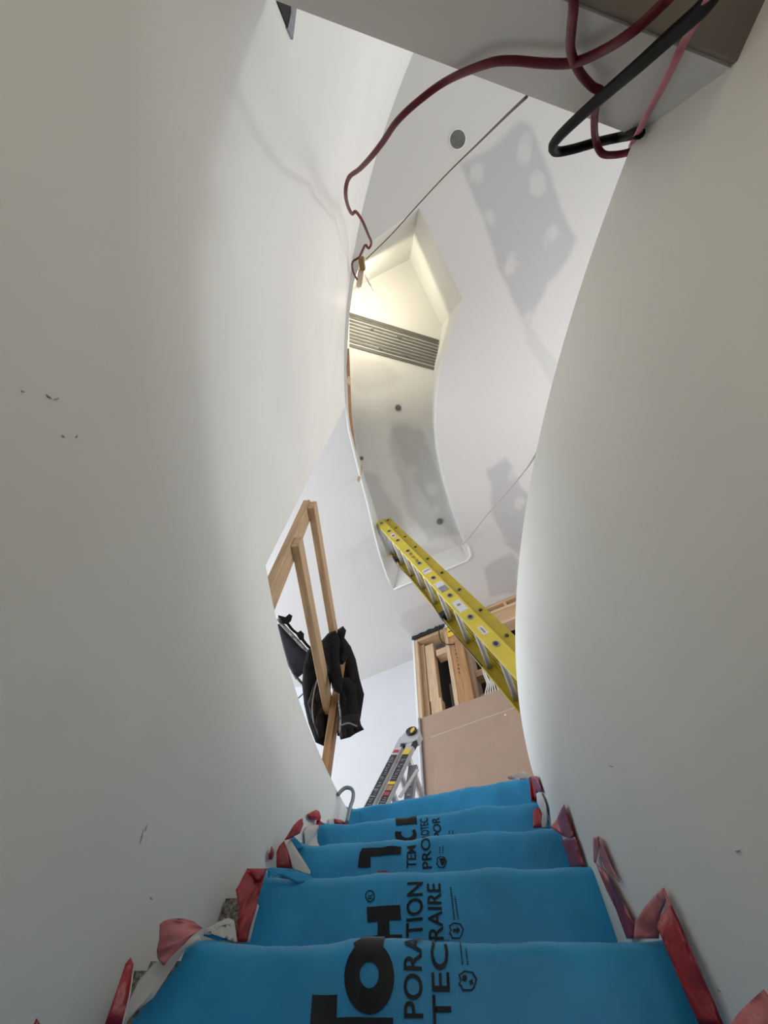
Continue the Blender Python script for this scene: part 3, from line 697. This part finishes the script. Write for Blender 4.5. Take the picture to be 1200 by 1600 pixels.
# ---- folded multi-position ladder
AT = U(633, 1168, 1.66*S); AB = U(587, 1262, 1.30*S)
ax = (AT-AB).normalized(); aw = Vector((math.sin(math.radians(28)), math.cos(math.radians(28)), 0)); aw = (aw-ax*aw.dot(ax)).normalized(); an = ax.cross(aw).normalized()
if an.x < 0: an = -an
drop = (AB.z-H)/ax.z-.002; AF = AB-ax*drop; LL = (AT-AF).length
fl = thing('folding_ladder', 'folded aluminium multi-position ladder with black labels beside the brown board', 'ladder', tuple(AF))
for k, off in enumerate((-.038, .038)):
    for far in (0, .36):
        c0 = AF+an*off+aw*far; c = c0+ax*(LL/2)
        o = MB().obox(c, ax*(LL/2), an*.030, aw*.014).build('side_rail', 'alu', fl)
        bm = bmesh.new(); bm.from_mesh(o.data); bmesh.ops.bevel(bm, geom=list(bm.edges), offset=.005, segments=2, affect='EDGES'); bm.to_mesh(o.data); bm.free()
    c0 = AF+an*off-aw*.0145
    MB().obox(c0+ax*(LL/2-.02), ax*(LL/2-.06), an*.021, aw*.001).build('rail_label', 'labelk', fl)
    if k: 
        MB().obox(c0+ax*(LL-.055)-aw*.001, ax*.022, an*.021, aw*.001).build('label', 'labely', fl)
        MB().obox(c0+ax*(LL-.30)-aw*.001, ax*.010, an*.021, aw*.001).build('label', 'labely', fl)
        MB().obox(c0+ax*(LL-.335)-aw*.0012, ax*.018, an*.018, aw*.001).build('label', 'wood2', fl)
        MB().obox(c0+ax*(LL-.375)-aw*.0012, ax*.012, an*.016, aw*.001).build('label', 'labelr', fl)
    else: MB().obox(c0+ax*(LL-.05)-aw*.001, ax*.012, an*.018, aw*.001).build('label', 'labelr', fl)
    y = LL-.085; mb = MB()
    while y > .06:                            # small unreadable print on the black labels
        h = random.uniform(.002, .009); w = random.uniform(.004, .017); y -= h+random.uniform(.003, .014)
        if abs(y-(LL-.335)) < .06 and k: continue
        mb.obox(c0+ax*y-aw*.0012+an*random.uniform(-.006, .006), ax*h*.4, an*w, aw*.0006)
    mb.build('label_print', 'labelg', fl, kind='stuff')
    # hinge lugs
    MB().obox(AF+an*(off-.008)+ax*(LL+.035), ax*.045, an*.018, aw*.016).build('hinge_arm', 'alu', fl)
    MB().obox(AF+an*(off+.020)+ax*(LL+.02), ax*.030, an*.010, aw*.014).build('hinge_lock', 'black', fl)
hc = AF+ax*(LL+.105)+an*.012
o = MB().prism([hc+ax*a+an*b-aw*.02 for a, b in ((-.09,-.055),(-.02,-.06),(.025,-.045),(.045,-.01),(.04,.035),(.0,.065),(-.06,.06),(-.085,.03))], aw*.045).build('hinge_plate', 'alu', fl)
MB().disc(hc+ax*.008-aw*.021, -aw, .036, .014, 20).build('hinge_knob', 'black', fl, label='round black knob with a yellow mark')
MB().prism([hc+ax*(.008+.026*math.sin(t))+an*(.010+.013*math.cos(t))-aw*.0345 for t in [k*.524 for k in range(12)]], -aw*.002).build('knob_mark', 'labely', fl)
for i in range(4):
    p = AF+ax*(LL-.08-.26*i)+an*.045
    MB().tube([p+aw*.0, p+aw*.36], .020, 10).build('rung', 'alu', fl, True)
    p = AF+ax*(LL-.08-.26*i)-an*.045
    MB().tube([p+aw*.0, p+aw*.36], .020, 10).build('rung', 'alu', fl, True)
for k in (0, 1):                              # flared lower legs on the far side
    p0 = AF+ax*(LL-.10)+an*(.075+.03*k)+aw*(.05+.22*k); p1 = AF+an*(.20+.03*k)+aw*(.10+.22*k)
    lumber('leg', p0, p1, an, .055, .024, 'alu2', fl)
    for t in (.25, .36, .47): MB().disc(p0.lerp(p1, t)-aw*.013, -aw, .009, .004, 10).build('rivet', 'alu', fl)
lumber('brace', AF+ax*(LL-.36)+an*.10+aw*.02, AF+ax*(LL-.16)+an*.135+aw*.02, an, .022, .008, 'alu', fl)

# grey hose loop at the stair head
dl = 1.95
pts = smooth_path([D(x, y, dl) for x, y in ((528,1242),(533,1236),(540,1231),(548,1232),(552,1239),(551,1250),(547,1262),(542,1285)) ], 6)
tag(MB().tube(pts, .008, 8).build('hose_loop', 'steel', None, True), 'grey bent pipe loop sticking up past the low wall at the stair head', 'pipe')

# ---- air grille on the soffit
ga, gb, gc, gd = soff(546, 488, .012), soff(686, 531, .012), soff(680, 578, .012), soff(546, 541, .012)
gl = thing('air_grille', 'grey slatted air grille across the curved ceiling recess', 'grille', tuple((ga+gc)/2))
NS = 10
for i in range(NS):
    t0 = i/NS; t1 = (i+.60)/NS
    if i in (0, NS-1): t0, t1 = (0, .085) if i == 0 else (.915, 1)
    q = [ga.lerp(gd, t0), gb.lerp(gc, t0), gb.lerp(gc, t1), ga.lerp(gd, t1)]
    MB().prism(q, sn*.006).build('slat', 'slat', gl)
for t in (.25, .55):
    for i in range(2):
        p = ga.lerp(gd, .3+.5*i).lerp(gb.lerp(gc, .3+.5*i), t+.1*i)-sn*.02
        MB().disc(p, -sn, .012, .006, 8).build('clip', 'canin', gl)

# ---- work light clamped at the edge of the recess, half behind the wall's top
wk = thing('work_light', 'lit bulb in a clamp socket hung at the wall edge under the recess', 'lamp', tuple(U(558, 470, HC+.22)))
bp = U(557, 474, HC+.22)
MB().ball(bp, .047, 14).build('bulb', 'bulb', wk, True)
def ub(name, p0, p1, w, t, m):
    lumber(name, p0, p1, (1, .3, 0), w, t, m, wk)
ub('clamp', U(564, 402, HC-.10), U(567, 421, HC-.02), .040, .03, 'clip')
ub('socket', U(564, 424, HC-.02), U(561, 446, HC+.10), .042, .036, 'edge')
MB().tube(smooth_path([U(560,446,HC+.10), U(558,455,HC+.18), U(557,464,HC+.24)], 4), .014, 6).build('lamp_holder', 'labelw', wk, True)
rows = []
for j in range(6):
    rows.append([U(567+j*2.0+i*1.6, 424+j*4.2+i*2.4+2*nz((i, j, 0), .9, 2), HC-.01-.03*abs(nz((i, j, 0), .7, 5))) for i in range(6)])
MB().grid(rows).build('paper_shade', 'clear', wk)
lp = bpy.data.lights.new('bulb_light', 'SPOT'); lp.spot_size = math.radians(162); lp.spot_blend = .25; lp.energy = 22; lp.color = (1.0, .90, .68); lp.shadow_soft_size = .05
lo = bpy.data.objects.new('bulb_light', lp); COL.objects.link(lo); lo.rotation_euler = (math.pi, 0, 0); lo.location = bp + Vector((.0, .0, .06))

# ---- cords
def slabz(px, py):                           # height at which a sight line meets the slab's edge or underside
    d = ray(px, py); q = d*(ZS/d.z)
    if (q-ha).dot(back) > 0: return ZS
    t = ha.dot(back)/d.dot(back) if abs(d.dot(back)) > 1e-6 else -1
    z = d.z*t
    return z if t > 0 and ZS <= z <= H else 99
def cord(name, pts, r, m, label, cat, n=10, flat=1.0, sm=8):
    grp = {'red_cable': 'red cables at the slab edge', 'string': 'thin strings under the ceiling'}.get(name)
    P = [U(x, y, min(z*S, slabz(x, y)*.955)) for x, y, z in pts]
    path = smooth_path(P, sm)
    if pts[0][1] < 0:                         # it runs on under the slab, out of the frame
        t = (P[0]-P[1]).normalized(); e = P[0]+t*.12; e.z = min(e.z, ZS-.035)
        path = [Vector((e.x+.05, -1.9, ZS-.04)), Vector((e.x+.03, -1.2, ZS-.05)), Vector((e.x+.01, e.y-.15, min(e.z+.02, ZS-.045))), e] + path
    o = MB().tube(path, r, n, flat=flat).build(name, m, None, True); return tag(o, label, cat, grp)
cord('red_cable', [(1075,-35,.76),(1040,2,.80),(990,48,.86),(940,80,.91),(895,98,.95),(850,99,.99),(800,95,1.03),(760,100,1.07),(700,125,1.13),(655,157,1.175),(620,190,1.23),(598,222,1.33),(580,245,1.42),(562,264,1.58),(545,278,1.735),(540,300,1.85),(543,320,2.1),(550,334,2.28),(556,331,2.34),(566,345,2.48),(575,366,2.68),(580,379,2.85),(576,388,2.93),(571,383,2.97),(566,392,3.05),(561,402,3.15),(551,410,3.22),(552,425,3.35),(558,437,3.45)], .0078, 'redcord', 'dark red extension cord swooping up from the slab edge to the clamp light', 'cord')
cord('red_cable', [(890,-40,.78),(896,5,.82),(893,45,.87),(892,80,.92),(905,112,.98),(925,135,1.03),(938,142,1.05),(934,152,1.08),(929,180,1.10),(930,215,1.12),(940,239,1.13),(960,242,1.14),(985,237,1.14),(997,229,1.135),(1003,222,1.13)], .0078, 'redcord', 'dark red cord hanging in a short loop over the top of the right wall', 'cord')
cord('air_hose', [(1135,-40,.66),(1100,10,.70),(1050,55,.76),(1000,100,.83),(950,143,.92),(905,183,1.01),(875,212,1.08),(864,228,1.12),(870,237,1.145),(895,233,1.15),(930,223,1.15),(970,214,1.15),(1000,208,1.15)], .0105, 'blackhose', 'thick black hose bent double over the top of the right wall', 'hose')
cord('ribbon', [(1140,-50,.60),(1110,-4,.68),(1086,38,.76),(1072,60,.80),(1055,95,.86),(1035,135,.94),(1012,178,1.03),(996,210,1.10),(988,226,1.145),(994,231,1.145),(1001,221,1.14)], .0085, 'pink', 'shiny pink ribbon tied down over the corner of the right wall', 'ribbon', flat=.35)
cord('string', [(823,151,1.14),(790,182,1.45),(745,226,1.95),(700,270,2.4),(655,318,2.8),(610,368,3.15),(572,405,3.4)], .0035, 'string', 'thin brown string stretched from the slab edge to the clamp light', 'string', 6)
cord('string', [(842,700,1.16),(836,712,1.6),(822,733,2.2),(800,760,2.8),(778,785,3.15),(755,812,3.35),(735,838,3.45),(723,851,3.49)], .0045, 'string2', 'thin beige string sagging from the far corner of the recess to the right wall', 'string', 6)

# ================================================================== FILM DETAILS
# printed words run up the stair; each is laid on the film between two of its letters
def mpp(px, py, k):                          # metres per photo pixel at a riser
    u, s = finduv(px, py, k); p = fpos(u, s); return -(RM.transposed() @ p).z/F
def extent(text, bold=.0):
    if not text: return 0.0
    me = glyph_mesh(text, bold); r = max(v.co.x for v in me.vertices); bpy.data.meshes.remove(me); return r
def start_of(text, i):                       # where letter i begins, on the unit-size line
    me = glyph_mesh(text[i], 0); lo = min(v.co.x for v in me.vertices); hi = max(v.co.x for v in me.vertices); bpy.data.meshes.remove(me)
    return extent(text[:i+1])-(hi-lo)
def words(text, i, pi, ki, j, pj, kj, cap_px, bold=.02, m='ink', only=None, name='lettering', end=False):
    ui, si = finduv2(*pi, ki); uj, sj = finduv2(*pj, kj); xi = start_of(text, i); xj = extent(text[:j+1]) if end else start_of(text, j)
    ss = (sj-si)/(xj-xi); cap = cap_px*mpp(*pi, ki)/.70
    me = glyph_mesh(text, bold); bm = bmesh.new(); bm.from_mesh(me); bpy.data.meshes.remove(me)
    bmesh.ops.translate(bm, verts=bm.verts, vec=(-xi, 0, 0))
    return letter_on_film(bm, ui, si, cap, ss, (ui-uj)*WID/(sj-si), name, m)
def shapes(polys, k, m, name):               # printed shape outlined on riser k
    mb = MB()
    for poly in polys:
        bm = bmesh.new(); vs = []
        for x, y in poly:
            u, s = finduv2(x, y, k); vs.append(bm.verts.new((s, -u*WID, 0)))
        bm.faces.new(vs)
        for axis in (0, 1):
            q = min(v.co[axis] for v in bm.verts)+.008; hi = max(v.co[axis] for v in bm.verts)
            while q < hi:
                co = [0, 0, 0]; co[axis] = q; no = [0, 0, 0]; no[axis] = 1
                bmesh.ops.bisect_plane(bm, geom=bm.verts[:]+bm.edges[:]+bm.faces[:], plane_co=co, plane_no=no); q += .008
        ix = {v: n for n, v in enumerate(bm.verts)}
        mb.add([fpos(-v.co.y/WID, v.co.x) for v in bm.verts], [tuple(ix[v] for v in f.verts) for f in bm.faces]); bm.free()
    return mb.build(name, m, pf, True)
def finduv2(px, py, k):                      # finer than finduv: refined between the mesh lines
    u, s = finduv(px, py, k); h = [.012, .012]
    for it in range(24):
        best = None
        for du in (-1, 0, 1):
            for dv in (-1, 0, 1):
                uu, sv = u+du*h[0], s+dv*h[1]; x, y = project(fpos(max(0, min(1, uu)), sv)); d = (x-px)**2+(y-py)**2
                if best is None or d < best[0]: best = (d, uu, sv)
        if abs(best[1]-u) < 1e-9 and abs(best[2]-s) < 1e-9: h = [h[0]*.55, h[1]*.55]
        u, s = best[1], best[2]
    return max(0, min(1, u)), s
# TEMPORARY PROTECTION / PROTECTION TEMPORAIRE, as far as each fold of the film shows it
words('PORA', 0, (661, 1590), 4, 3, (654, 1488), 4, 30, .012)
words('TION', 0, (660, 1463), 5, 3, (654, 1399), 5, 27, .012)
words('TECTI', 0, (706, 1599), 4, 4, (696, 1477), 4, 29, .012)
words('RAIRE', 0, (693, 1468), 5, 4, (686, 1393), 5, 24, .012)
words('TEM', 0, (650, 1356), 6, 2, (648, 1333), 6, 15, .012)
words('PRO', 0, (675, 1356), 6, 2, (673, 1328), 6, 15, .012)
words('PROTEC', 0, (672, 1317), 7, 5, (670, 1284), 7, 13, .012)
words('MPOR', 1, (691, 1308), 7, 3, (690, 1285), 7, 12, .012)
# big letters
def ring(outer, inner): return [outer[i:i+2]+[inner[i+1], inner[i]] for i in range(len(outer)-1)]
def arc(cx, cy, rx, ry, a0, a1, n): return [(cx+rx*math.cos(math.radians(a0+(a1-a0)*i/n)), cy+ry*math.sin(math.radians(a0+(a1-a0)*i/n))) for i in range(n+1)]
shapes(ring(arc(577, 1527, 39, 58, -58, 238, 26), arc(577, 1523, 15, 21, -70, 250, 26)), 4, 'ink', 'lettering')
shapes([[(552,1474),(606,1474),(599,1484),(601,1508),(585,1503),(570,1503),(556,1508),(557,1484)]], 4, 'ink', 'lettering')
shapes([[(488,1554),(527,1554),(526,1590),(614,1590),(615,1615),(484,1615)]], 4, 'ink', 'lettering')
shapes([[(573,1417),(625,1414),(627,1437),(608,1438),(609,1460),(628,1460),(628,1477),(573,1477),(572,1463),(590,1461),(590,1440),(574,1441)]], 5, 'ink', 'lettering')
shapes(ring(arc(578, 1400, 7.5, 9.5, 0, 360, 18), arc(578, 1400, 6, 7.8, 0, 360, 18)), 5, 'ink', 'lettering')
words('R', 0, (582, 1404.5), 5, 0, (582, 1396), 5, 8, .0, end=True)
shapes([[(559,1355),(579,1355),(579,1338),(626,1335),(627,1323),(566,1325),(562,1332)]], 6, 'ink', 'lettering')
shapes([[(590,1361),(592,1374),(650,1374),(618,1366),(600,1360)]], 6, 'redink', 'logo_mark')
shapes(ring(arc(634, 1304, 17, 15, -35, 200, 18), arc(636, 1302, 9, 7, -35, 200, 18)), 7, 'ink', 'lettering')
shapes([[(619,1281),(652,1278),(652,1287),(619,1290)]], 7, 'ink', 'lettering')
# shield marks and the fine print above them
for cx, cy, r, k in ((731, 1531, 15, 4), (713, 1453, 12, 5), (690, 1346, 8.5, 6)):
    o = [(-1,-.55),(-.35,-1.0),(.55,-.85),(1,-.1),(.75,.75),(.45,1.15),(-.6,1.15),(-.7,.75),(-1.0,.45),(-.75,.0),(-1,-.55)]
    shapes(ring([(cx+a*r, cy+b*r) for a, b in o], [(cx+a*r*.82, cy+b*r*.84) for a, b in o]), k, 'ink', 'shield_mark')
    if k == 4: shapes([arc(cx-5, cy-3, 4, 5, 0, 330, 9), [(cx+2,cy+2),(cx+7,cy-2),(cx+9,cy+6),(cx+4,cy+8)]], k, 'ink', 'shield_mark')
    elif k == 5: shapes([[(cx-5,cy-2),(cx+1,cy-2),(cx+1,cy-6),(cx+6,cy),(cx+1,cy+6),(cx+1,cy+3),(cx-5,cy+3)]], k, 'ink', 'shield_mark')
    else: shapes([[(cx-4,cy-5),(cx+5,cy-5),(cx+6,cy+2),(cx,cy+7)]], k, 'ink', 'shield_mark')
for x0, y0, x1, y1, k in ((723,1507,720,1480,4), (731,1507,728,1480,4), (710,1437,704,1385,5), (716,1436,711,1400,5), (687,1333,687,1322,6), (692,1333,692,1320,6), (702,1310,702,1296,7), (708,1310,707,1296,7)):
    n = max(3, int(abs(y1-y0)/3.2)); dash = []
    for i in range(n):
        a, b = i/n, (i+.62)/n; w = 1.1 if k < 6 else .7
        dash.append([(x0+(x1-x0)*a-w, y0+(y1-y0)*a), (x0+(x1-x0)*a+w, y0+(y1-y0)*a), (x0+(x1-x0)*b+w, y0+(y1-y0)*b), (x0+(x1-x0)*b-w, y0+(y1-y0)*b)])
    shapes(dash, k, 'ink', 'fine_print')['kind'] = 'stuff'

# torn tape and turned-up film edges along both walls: outlines stand at the film edge, with crumples and thickness
def scrap(name, px, place, m, seed=0, crum=.004, bulge=.012, sub=3, thick=.0015, **pr):
    V = [place(x, y) for x, y in px]; bm = bmesh.new(); vs = [bm.verts.new(v) for v in V]; f = bm.faces.new(vs)
    bmesh.ops.triangulate(bm, faces=[f])
    bmesh.ops.subdivide_edges(bm, edges=bm.edges[:], cuts=sub, use_grid_fill=True)
    c = sum(V, Vector())/len(V); R = max((v-c).length for v in V)
    for v in bm.verts:
        t = v.co.normalized(); d = min(1, (v.co-c).length/R)
        v.co -= t*(bulge*(1-d*d)+crum*nz(v.co, 38, seed)+crum*.8*nz(v.co, 90, seed+5))
    bmesh.ops.recalc_face_normals(bm, faces=bm.faces)
    g = bmesh.ops.extrude_face_region(bm, geom=bm.faces[:])
    for v in [e for e in g['geom'] if isinstance(e, bmesh.types.BMVert)]: v.co += v.co.normalized()*thick
    bmesh.ops.translate(bm, verts=bm.verts, vec=-Vector(pf.location))
    bmesh.ops.recalc_face_normals(bm, faces=bm.faces)
    me = bpy.data.meshes.new(name); bm.to_mesh(me); bm.free(); me.materials.append(M[m])
    for q in me.polygons: q.use_smooth = True
    o = bpy.data.objects.new(name, me); COL.objects.link(o); o.parent = pf
    for k2, v2 in pr.items(): o[k2] = v2
    return o
def z8(l): return [(140+x/4.286, 1380+y/4.286) for x, y in l]
def z5(l): return [(400+x/7.5, 1230+y/7.5) for x, y in l]
def z6(l): return [(800+x/8, 1180+y/8) for x, y in l]
def z7(l): return [(920+x/4.286, 1280+y/4.286) for x, y in l]
dL = [math.hypot(a.x, a.y) for a, b in edge]; dR = [math.hypot(b.x, b.y) for a, b in edge]
def at(d): return lambda x, y: D(x, y, d)
def onw(r): return lambda x, y: UC(x, y, r)
def mixw(d, r, t):                            # between a distance and the wall
    return lambda x, y: D(x, y, d).lerp(UC(x, y, r), t)
WL, WR = onw(RO-.012), onw(RI+.012)
def near(d):                                  # never deeper than the wall
    def f(x, y):
        a = D(x, y, d); w = UC(x, y, RO-.008)
        return a if a.length < w.length else w
    return f
def nearr(d):
    def f(x, y):
        a = D(x, y, d); w = UC(x, y, RI+.008)
        return a if a.length < w.length else w
    return f
# left side, from the lowest step up
scrap('tape_strip', z8([(100,950),(180,720),(240,540),(275,495),(297,545),(265,760),(215,960)]), near(dL[0]-.10), 'tape', 1, .003, .004)
scrap('tape_rim', z8([(212,960),(262,760),(296,545),(300,560),(270,770),(224,960)]), near(dL[0]-.105), 'felt', 1, .001, .002, label='pale edge of the tape')
scrap('turned_edge', z8([(222,960),(245,830),(330,650),(430,540),(560,430),(730,345),(745,372),(640,440),(560,540),(500,640),(430,765),(330,845),(262,900),(235,975)]), near(dL[0]-.045), 'felt', 2, .002, .008, label='white felt edge of the film turned up at the wall')
scrap('tape_strip', z8([(470,275),(500,250),(560,236),(630,236),(700,255),(755,300),(690,350),(600,420),(540,500),(495,556),(455,505),(448,450),(465,380)]), near(dL[0]-.075), 'tapepale', 3, .006, .02, label='faded pink tape with dusty marks')
scrap('turned_edge', z8([(770,318),(860,262),(930,236),(965,255),(982,392),(840,378),(760,352)]), near(dL[0]-.02), 'film', 4, .002, .01)
scrap('turned_edge', z8([(762,318),(855,262),(930,232),(968,250),(990,396),(976,396),(958,262),(930,248),(900,262),(862,318),(810,345),(765,345)]), near(dL[0]-.03), 'felt', 4, .001, .002, label='white felt rim of the curled film')
scrap('tape_strip', [(368,1390),(373,1383),(386,1357),(400,1357),(417,1358),(409,1385),(402,1412),(390,1450),(386,1472),(368,1472),(371,1445),(374,1418)], near(dL[1]-.05), 'tape', 5, .006, .012)
scrap('tape_strip', [(386,1357),(418,1357),(411,1372),(402,1377),(394,1366)], near(dL[1]-.06), 'tape', 15, .006, .006)
scrap('turned_edge', [(402,1412),(405,1415),(398,1440),(390,1472),(386,1472),(392,1445)], near(dL[1]-.05), 'felt', 6, .001, .002)
scrap('tape_strip', z5([(148,850),(150,790),(180,690),(196,740),(220,765),(190,850)]), near(dL[2]-.05), 'tape', 7)
scrap('tape_strip', z5([(240,760),(270,690),(330,625),(352,690),(395,800),(425,950),(240,945)]), near(dL[2]-.05), 'tape', 8, .005, .01)
scrap('turned_edge', z5([(352,690),(400,605),(480,740),(560,870),(640,985),(632,1022),(560,1005),(430,955),(390,800)]), near(dL[2]-.055), 'felt', 9, .002, .006, label='white felt corner of the film folded over')
scrap('turned_edge', z5([(130,950),(200,940),(330,948),(430,960),(560,1010),(635,1028),(690,1110),(460,1120),(330,1050),(250,1030),(140,1060)]), near(dL[1]-.03), 'film', 10, .002, .006)
scrap('turned_edge', z5([(400,605),(440,575),(490,620),(575,718),(490,740)]), near(dL[2]-.03), 'film', 11, .001, .004)
scrap('tape_strip', z5([(330,622),(390,530),(440,445),(500,385),(545,362),(556,440),(515,540),(440,578),(385,610)]), near(dL[2]-.06), 'tape', 12, .004, .012)
scrap('tape_strip', z5([(602,318),(650,290),(708,262),(745,290),(762,350),(752,392),(812,436),(700,440),(712,385),(625,378),(605,350)]), near(dL[3]-.05), 'tape', 13, .004, .008)
scrap('turned_edge', z5([(562,520),(600,460),(700,440),(750,435),(705,490),(705,560),(725,650),(760,716),(575,718)]), near(dL[3]-.045), 'felt', 14, .002, .006, label='white felt edge showing at the fourth step')
scrap('tape_strip', z5([(912,370),(1000,378),(1100,440),(1000,448),(918,442)]), near(dL[4]-.12), 'tape', 16, .003, .004)
scrap('turned_edge', z5([(850,380),(912,365),(915,440),(850,435)]), near(dL[4]-.10), 'felt', 17, .003, .004)
# right side, from the highest step down
scrap('turned_edge', z6([(-60,270),(0,250),(155,198),(205,250),(160,310),(90,290),(-40,300)]), nearr(dR[4]-.03), 'felt', 20, .004, .006, label='white felt corner at the stair head')
scrap('tape_strip', z6([(208,290),(230,265),(312,262),(350,370),(382,465),(325,450),(300,590),(240,582),(225,430)]), nearr(dR[4]-.05), 'tape', 21, .005, .008)
scrap('turned_edge', z6([(300,480),(350,455),(400,540),(432,640),(442,880),(410,905),(372,900),(372,720),(320,610)]), nearr(dR[3]-.02), 'felt', 22, .003, .006)
scrap('tape_strip', z6([(262,700),(285,665),(320,655),(352,670),(382,740),(360,800),(375,905),(268,912)]), nearr(dR[3]-.05), 'tape', 23, .004, .006)
scrap('tape_strip', z6([(480,900),(560,800),(605,690),(652,608),(682,700),(730,850),(778,1000),(740,1042),(640,1012),(560,950)]), nearr(dR[2]-.04), 'tape', 24, .005, .010)
scrap('tape_strip', z6([(618,1065),(700,1035),(790,1020),(850,1190),(915,1395),(725,1402),(680,1240)]), nearr(dR[2]-.03), 'tape', 25, .005, .008)
scrap('tape_strip', z6([(690,1160),(820,1100),(838,1180),(730,1245)]), nearr(dR[2]-.035), 'tapepale', 26, .003, .003)
scrap('tape_strip', z7([(45,290),(80,320),(110,345),(150,420),(230,580), (308,690), (306,800), (252,800),(190,620),(120,480),(70,360)]), nearr(dR[1]-.02), 'tape', 27, .004, .006)
scrap('tape_strip', z7([(28,120),(68,114),(72,180),(48,300),(32,285)]), nearr(dR[1]-.01), 'tapepale', 28, .003, .004)
scrap('tape_strip', z7([(68,114),(80,130),(150,310),(210,430),(160,380),(110,330),(75,250)]), nearr(dR[1]-.02), 'tapepale', 29, .003, .003)
scrap('tape_strip', z7([(300,800),(308,690),(370,590),(440,510),(502,455),(530,520),(480,640),(455,700),(470,800)]), nearr(dR[0]-.01), 'tapepale', 30, .005, .006)
scrap('tape_strip', z7([(455,720),(480,650),(545,560),(572,620),(640,800),(700,930),(760,1060),(840,1220),(900,1380),(740,1380),(660,1200),(600,1060),(540,920),(500,820)]), nearr(dR[0]-.05), 'tape', 31, .004, .008)
scrap('tape_fold', z7([(500,455),(520,500),(572,610),(660,800),(752,1040),(905,1380),(860,1330),(740,1080),(620,850),(548,690)]), nearr(dR[0]-.06), 'tapepale', 32, .003, .003)
scrap('tape_strip', z7([(930,1400),(1000,1300),(1090,1210),(1172,1138),(1205,1180),(1205,1400)]), nearr(dR[0]-.22), 'tapepale', 33, .004, .006)
scrap('tape_strip', [(52,1602),(57,1590),(64,1602)], near(dL[0]-.22), 'tape', 34, .002, .002)
scrap('carpet_fray', z7([(395,750),(405,715),(440,705),(462,720),(460,752)]), nearr(dR[0]+.01), 'carpet', 35, .008, .004)
# a joint where two runs of film overlap at the stair head
u0, s0 = finduv(562, 1262, 8)
MB().tube([fpos(u0, s0+d) for d in (-.10, -.06, -.02, .02, .05)], .0022, 5).build('film_joint', 'film', pf, True)
